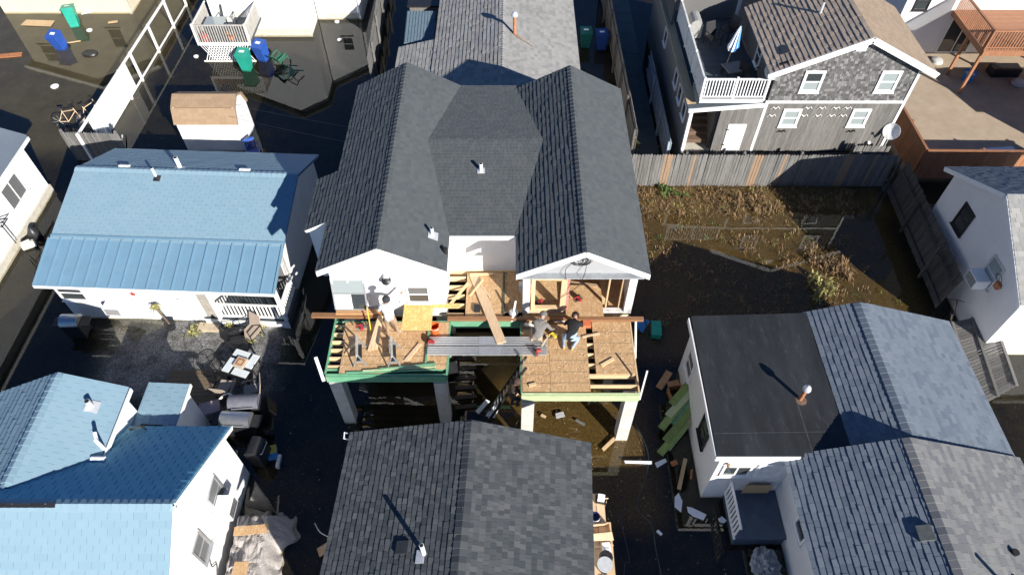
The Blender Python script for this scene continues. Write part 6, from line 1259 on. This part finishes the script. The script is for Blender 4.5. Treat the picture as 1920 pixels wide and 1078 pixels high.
for lab, u, v, s_ in (('round white lid floating on the flooded street at left', 103,163,.2),('small white container floating below the deck with balcony', 368,107,.13),('white plastic dish floating near the emblem bin', 168,58,.16),('white dish floating in the corner of the white house', 632,42,.13),('second white dish floating in front of the corner of the white house', 637,76,.13)):
    p = at(u, v, 0); single('floating_dish', M().lathe([(.001,-.02),(s_*.8,-.02),(s_,.03),(s_*.95,.05),(.001,.04)], 14, mx(p)), pvc, lab, 'lid', smooth=True)
rq = random.Random(11)
def flat_scrap(name, lab, u, v, L, W, ang, mat, cat='scrap', z=.02, group=None):
    p = at(u, v, z); m_ = mx(p, ang); single(name, M().slab([m_ @ Vector(q) for q in ((-L/2,-W/2,0),(L/2,-W*.42,0),(L*.46,W/2,0),(-L*.48,W*.4,0))], (0,0,.025)), mat, lab, cat, group)
flat_scrap('plywood_sheet', 'large tan plywood sheet floating at the beige house wall', 72,44,1.7,.6,-.1, ply, 'plywood'); flat_scrap('plywood_sheet', 'small tan wood piece floating at the beige house', 212,42,.5,.2,.2, ply, 'plywood'); flat_scrap('wood_scrap', 'reddish brick rubble strip at the left edge of the flooded street', 12,105,1.6,.4,.15, rust, 'rubble'); flat_scrap('board', 'pale board floating between the wheelie bins by the beige house', 165,24,.7,.14,.5, foam, 'board'); flat_scrap('board', 'thin tan board beside the emblem bin', 135,80,.9,.08,.3, lum, 'board')
flat_scrap('board', 'pale lumber offcut in the water before the sunlit porch pier', 1144,830,.75,.12,.75, lum, 'lumber', .03); flat_scrap('wrapper', 'crumpled silver wrapper on the brown mud under the sunlit porch', 1050,778,.3,.2,.2, galv, 'litter', .03); flat_scrap('wood_scrap', 'splintered wood on the brown mud under the sunlit porch', 1088,792,.35,.1,-.6, cedar, 'wood', .02); flat_scrap('wood_scrap', 'small pale chip on the brown mud near the front pier', 1019,780,.18,.1,-.6, lum, 'wood', .02)
flat_scrap('wood_scrap', 'brick red scrap left of the white wall corner', 1264,868,.22,.18,.3, rust, 'scrap'); flat_scrap('wood_scrap', 'broken tan strand board at the left edge of the dark shingled roof', 607,1030,.35,.3,.5, osb, 'strand board', .1)
flat_scrap('cushion', 'pale blue cushion in the dark water under the recess', 925,770,.3,.55,-.4, foam, 'cushion', .1); flat_scrap('cushion', 'second pale cushion in the dark water by the ladder foot', 905,762,.6,.16,.9, foam, 'cushion', .1); flat_scrap('crate', 'faded grey crate in the shade beneath the aluminium walk planks', 845,690,.5,.5,.1, plain('faded_crate', (.3,.3,.28), .7), 'crate', .25)
for k in range(6): flat_scrap('plank', f'{("topmost","second","third","fourth","fifth","lowest")[k]} of the rungs of planks lying in the shade under the recess', 874, 672+k*18, .75, .16, .02*k, wetw, 'plank', .03, 'planks under the recess')
flat_scrap('board', 'light cardboard at the ladder behind the climbing person', 962,738,.35,.28,.6, tanw, 'cardboard', .9)
single('hose', M().tube(cable([at(1190,790,.02),at(1215,850,.02),at(1210,900,.02),at(1195,950,.02),at(1222,985,.02),at(1230,1030,.02),at(1240,1078,.02)],0,8), .012, 5), plain('blue_hose', (.02,.05,.06), .5), 'thin dark blue hose snaking over the dark yard', 'hose')
single('wire', M().tube(cable([at(1160,960,.02),at(1172,1010,.02),at(1180,1050,.02),at(1172,1056,.02),at(1170,1078,.02)],0,6), .01, 5), plain('purple_wire', (.03,.03,.09), .5), 'thin purple wire looping beside the work bench', 'wire')
single('wire', M().tube(cable([at(590,980,.02),at(600,997,.02),at(618,1007,.02)],0,6), .012, 5), galv, 'short pale wire left of the dark shingled roof', 'wire')
for i, (a, c2) in enumerate((((-12.15,25.2,2.1),(-5.75,19.75,5.2)),((-12.3,24.65,1.9),(-5.75,19.0,5.15)))):
    a, c2 = Vector(a), Vector(c2); single('power_line', M().tube([a.lerp(c2,u/10)-Vector((0,0,.04*math.sin(math.pi*u/10))) for u in range(11)], .006, 4), darkm, ('upper','lower')[i]+' thin wire strung from the shed to the raised house', 'wire', 'wires from the shed')
# shaded lean-to and clutter behind the raised house
LT = thing('lean_to', 'small dark corrugated lean-to in shade left of the pale roofed house', 'shed', (-4.7,31.6,0)); obj('roof', M().slab([(-5.3,30.6,1.7),(-3.85,30.6,1.7),(-3.85,32.8,2.1),(-5.3,32.8,2.1)], (0,0,.06)), plain('blue_corrugated_roof', (.12,.17,.21), .5), LT); obj('wall', M().box(-5.2,-3.9,30.8,32.7,-.1,1.65), cedar, LT)
for k in range(10): obj('roof_rib', M().beam((-5.25+k*.15,30.6,1.775),(-5.25+k*.15,32.8,2.175),.03,.03), MT['blue_corrugated_roof'], LT)
bx2 = thing('dark_hut', 'black flat topped hut at the top edge left of the pale roof', 'shed', (-4.6,34.6,0)); obj('roof', M().box(-5.4,-3.7,33.6,36,1.9,2.0), black, bx2); obj('wall', M().box(-5.3,-3.8,33.7,35.9,-.1,1.898), cedar, bx2)
picket_fence('tall dark board fence between the white house and the pale roofed house', (-7.3,40,0), (-6.9,29.0,0), 1.9, fencegr, pw=.14, gap=.005, pointed=False, name='board_fence')
single('cinder_block', M().box(4.55,4.95,28.3,28.7,-.05,.2), conc, 'pale block at the foot of the alley fence', 'block')
garden_chair('small blue chair beside the garden shed', (-11.6,24.2,-.1), .5, 0, binblue)
bucket('trash_can', 'dark round trash can at the corner behind the blue roofed house', (-7.2,22.6,-.1), black, .3, .75)
t_ = thing('log_rack', 'dark jumble of pipes and posts by the picket panel at left', 'scrap heap', (-18.2,24.6,0))
for k in range(8): obj('pipe', M().tube([(-18.6+.16*k,24.3+.1*(k%3),0),(-18.9+.25*k,24.9-.12*(k%4),.9+.1*(k%3))], .03, 6), darkm if k % 3 else galv, t_)
deckc = thing('patio_box', 'dark blue storage box in the sandy yard at the right edge', 'box', (21.6,23.7,.05), .1); obj('body', M().box(-.7,.7,-.4,.4,0,.5), plain('navy_box', (.03,.05,.09), .5), deckc, local=True); obj('lid', M().box(-.74,.74,-.44,.44,.502,.57), foam, deckc, local=True)
# ------------------------------------------------------------------ weeds and shrubs
def weeds(name, label, spots, mat, hgt, w_=.02, n=10, spread=.18, seed=1, kind='stuff'):
    k = M(); rr = random.Random(seed)
    for (x, y) in spots:
        z0 = max(gh(x, y), -.06)
        for i in range(n):
            a = rr.uniform(0, 6.283); L = hgt*rr.uniform(.5,1.2); d = Vector((math.cos(a), math.sin(a), 0)); s_ = Vector((-d.y, d.x, 0))*w_*rr.uniform(.6,1.4); b0 = Vector((x+rr.gauss(0,spread*.4), y+rr.gauss(0,spread*.4), z0)); lean = rr.uniform(.2,1.1)
            p1 = b0 + d*L*.4*lean + Vector((0,0,L*.6)); p2 = b0 + d*L*.95*lean + Vector((0,0,L*(.85-.5*lean)))
            k.add([b0-s_*.6, b0+s_*.6, p1+s_, p1-s_, p2], [(0,1,2,3),(3,2,4)])
    o = obj(name, k, mat, None); o['label'] = label
    if kind: o['kind'] = kind
    return o
rr = random.Random(21); sp1 = []; sp2 = []; sp3 = []
for k in range(1100):
    x = rr.uniform(5, 14.8); y = rr.uniform(14.6, 22.15); wgt = dry_w(x, y) + .25*(mnoise.noise((x*.6, y*.6, 8)) > .15)*(x < 13.5)
    near = smooth(19.8, 21.8, y)
    if rr.random() < wgt*.55 + near*.5: (sp1 if rr.random() < .93 else sp2).append((x, y))
    elif rr.random() < .12: sp3.append((x, y))
weeds('dry_weeds', 'dry brown weeds covering the muddy yard', sp1, dryleaf, .24, .012, 12, .3, 3); weeds('green_weeds', 'pale green weeds scattered by the back fence', sp2, yleaf, .2, .012, 10, .22, 4); weeds('dark_weeds', 'sparse low weeds in the wet mud', sp3, leafm, .16, .012, 6, .25, 5)
def plant(label, loc, mat, hgt, n, w_, seed, spread=.3):
    o = weeds('plant', label, [(loc[0]+random.Random(seed+i).gauss(0,spread), loc[1]+random.Random(seed+50+i).gauss(0,spread)) for i in range(n)], mat, hgt, w_, 12, .2, seed, None); o['category'] = 'plant'; return o
plant('yellow green leafy plant at the edge of the muddy yard by the grey gable', (11.9,16.4), yleaf, .5, 7, .03, 5); plant('bright green tuft at the foot of the grey picket fence', (6.9,22.0), leafm, .4, 6, .025, 9); plant('rusty dry bush left of the yellow plant', (12.6,17.6), dryleaf, .55, 10, .02, 12, .4); plant('dry bush under the middle of the grey picket fence', (9.9,21.0), dryleaf, .5, 10, .02, 16, .45)
plant('yellow shrub left of the porch steps', (-11.5,14.62), yleaf, .3, 4, .02, 31, .14); plant('yellow green shrub along the porch skirt', (-9.0,14.72), yleaf, .32, 8, .02, 33, .3); plant('yellow green shrub at the left end of the porch skirt', (-10.2,14.75), yleaf, .28, 4, .02, 36, .14); plant('flowering shrub in shade behind the blue roof ridge', (-15.8,23.3), yleaf, .5, 10, .025, 41, .45)
plant('pale dry tuft in the alley beside the raised house', (5.6,25.2), yleaf, .35, 5, .02, 45, .2); plant('dry tuft at the annex foot in the alley', (7.1,24.7), dryleaf, .3, 4, .02, 47, .15)
lt3 = M(); rl_ = random.Random(77)
for k in range(420):
    u = rl_.random()
    if u < .35: x, y = rl_.uniform(.3,4.4), rl_.uniform(7.5,12.5)
    elif u < .65: x, y = rl_.uniform(2.8,7.5), rl_.uniform(4.5,14)
    elif u < .85: x, y = rl_.uniform(-8,-4.6), rl_.uniform(5,14)
    else: x, y = rl_.uniform(-28,-16), rl_.uniform(25,35)
    s_ = rl_.uniform(.008,.028); a = rl_.uniform(0,6.28); z = .004
    lt3.add([(x+s_*math.cos(a+q)*(1 if q < 3 else .6), y+s_*math.sin(a+q), z+.003*(q > 3)) for q in (0,1.4,2.9,4.4)], [(0,1,2,3)])
o = obj('floating_litter', lt3, plain('leaf_litter', (.28,.22,.13), .8, .3, 3, piece=.6), None); o['kind'] = 'stuff'; o['label'] = 'leaves and chips floating on the flood water'
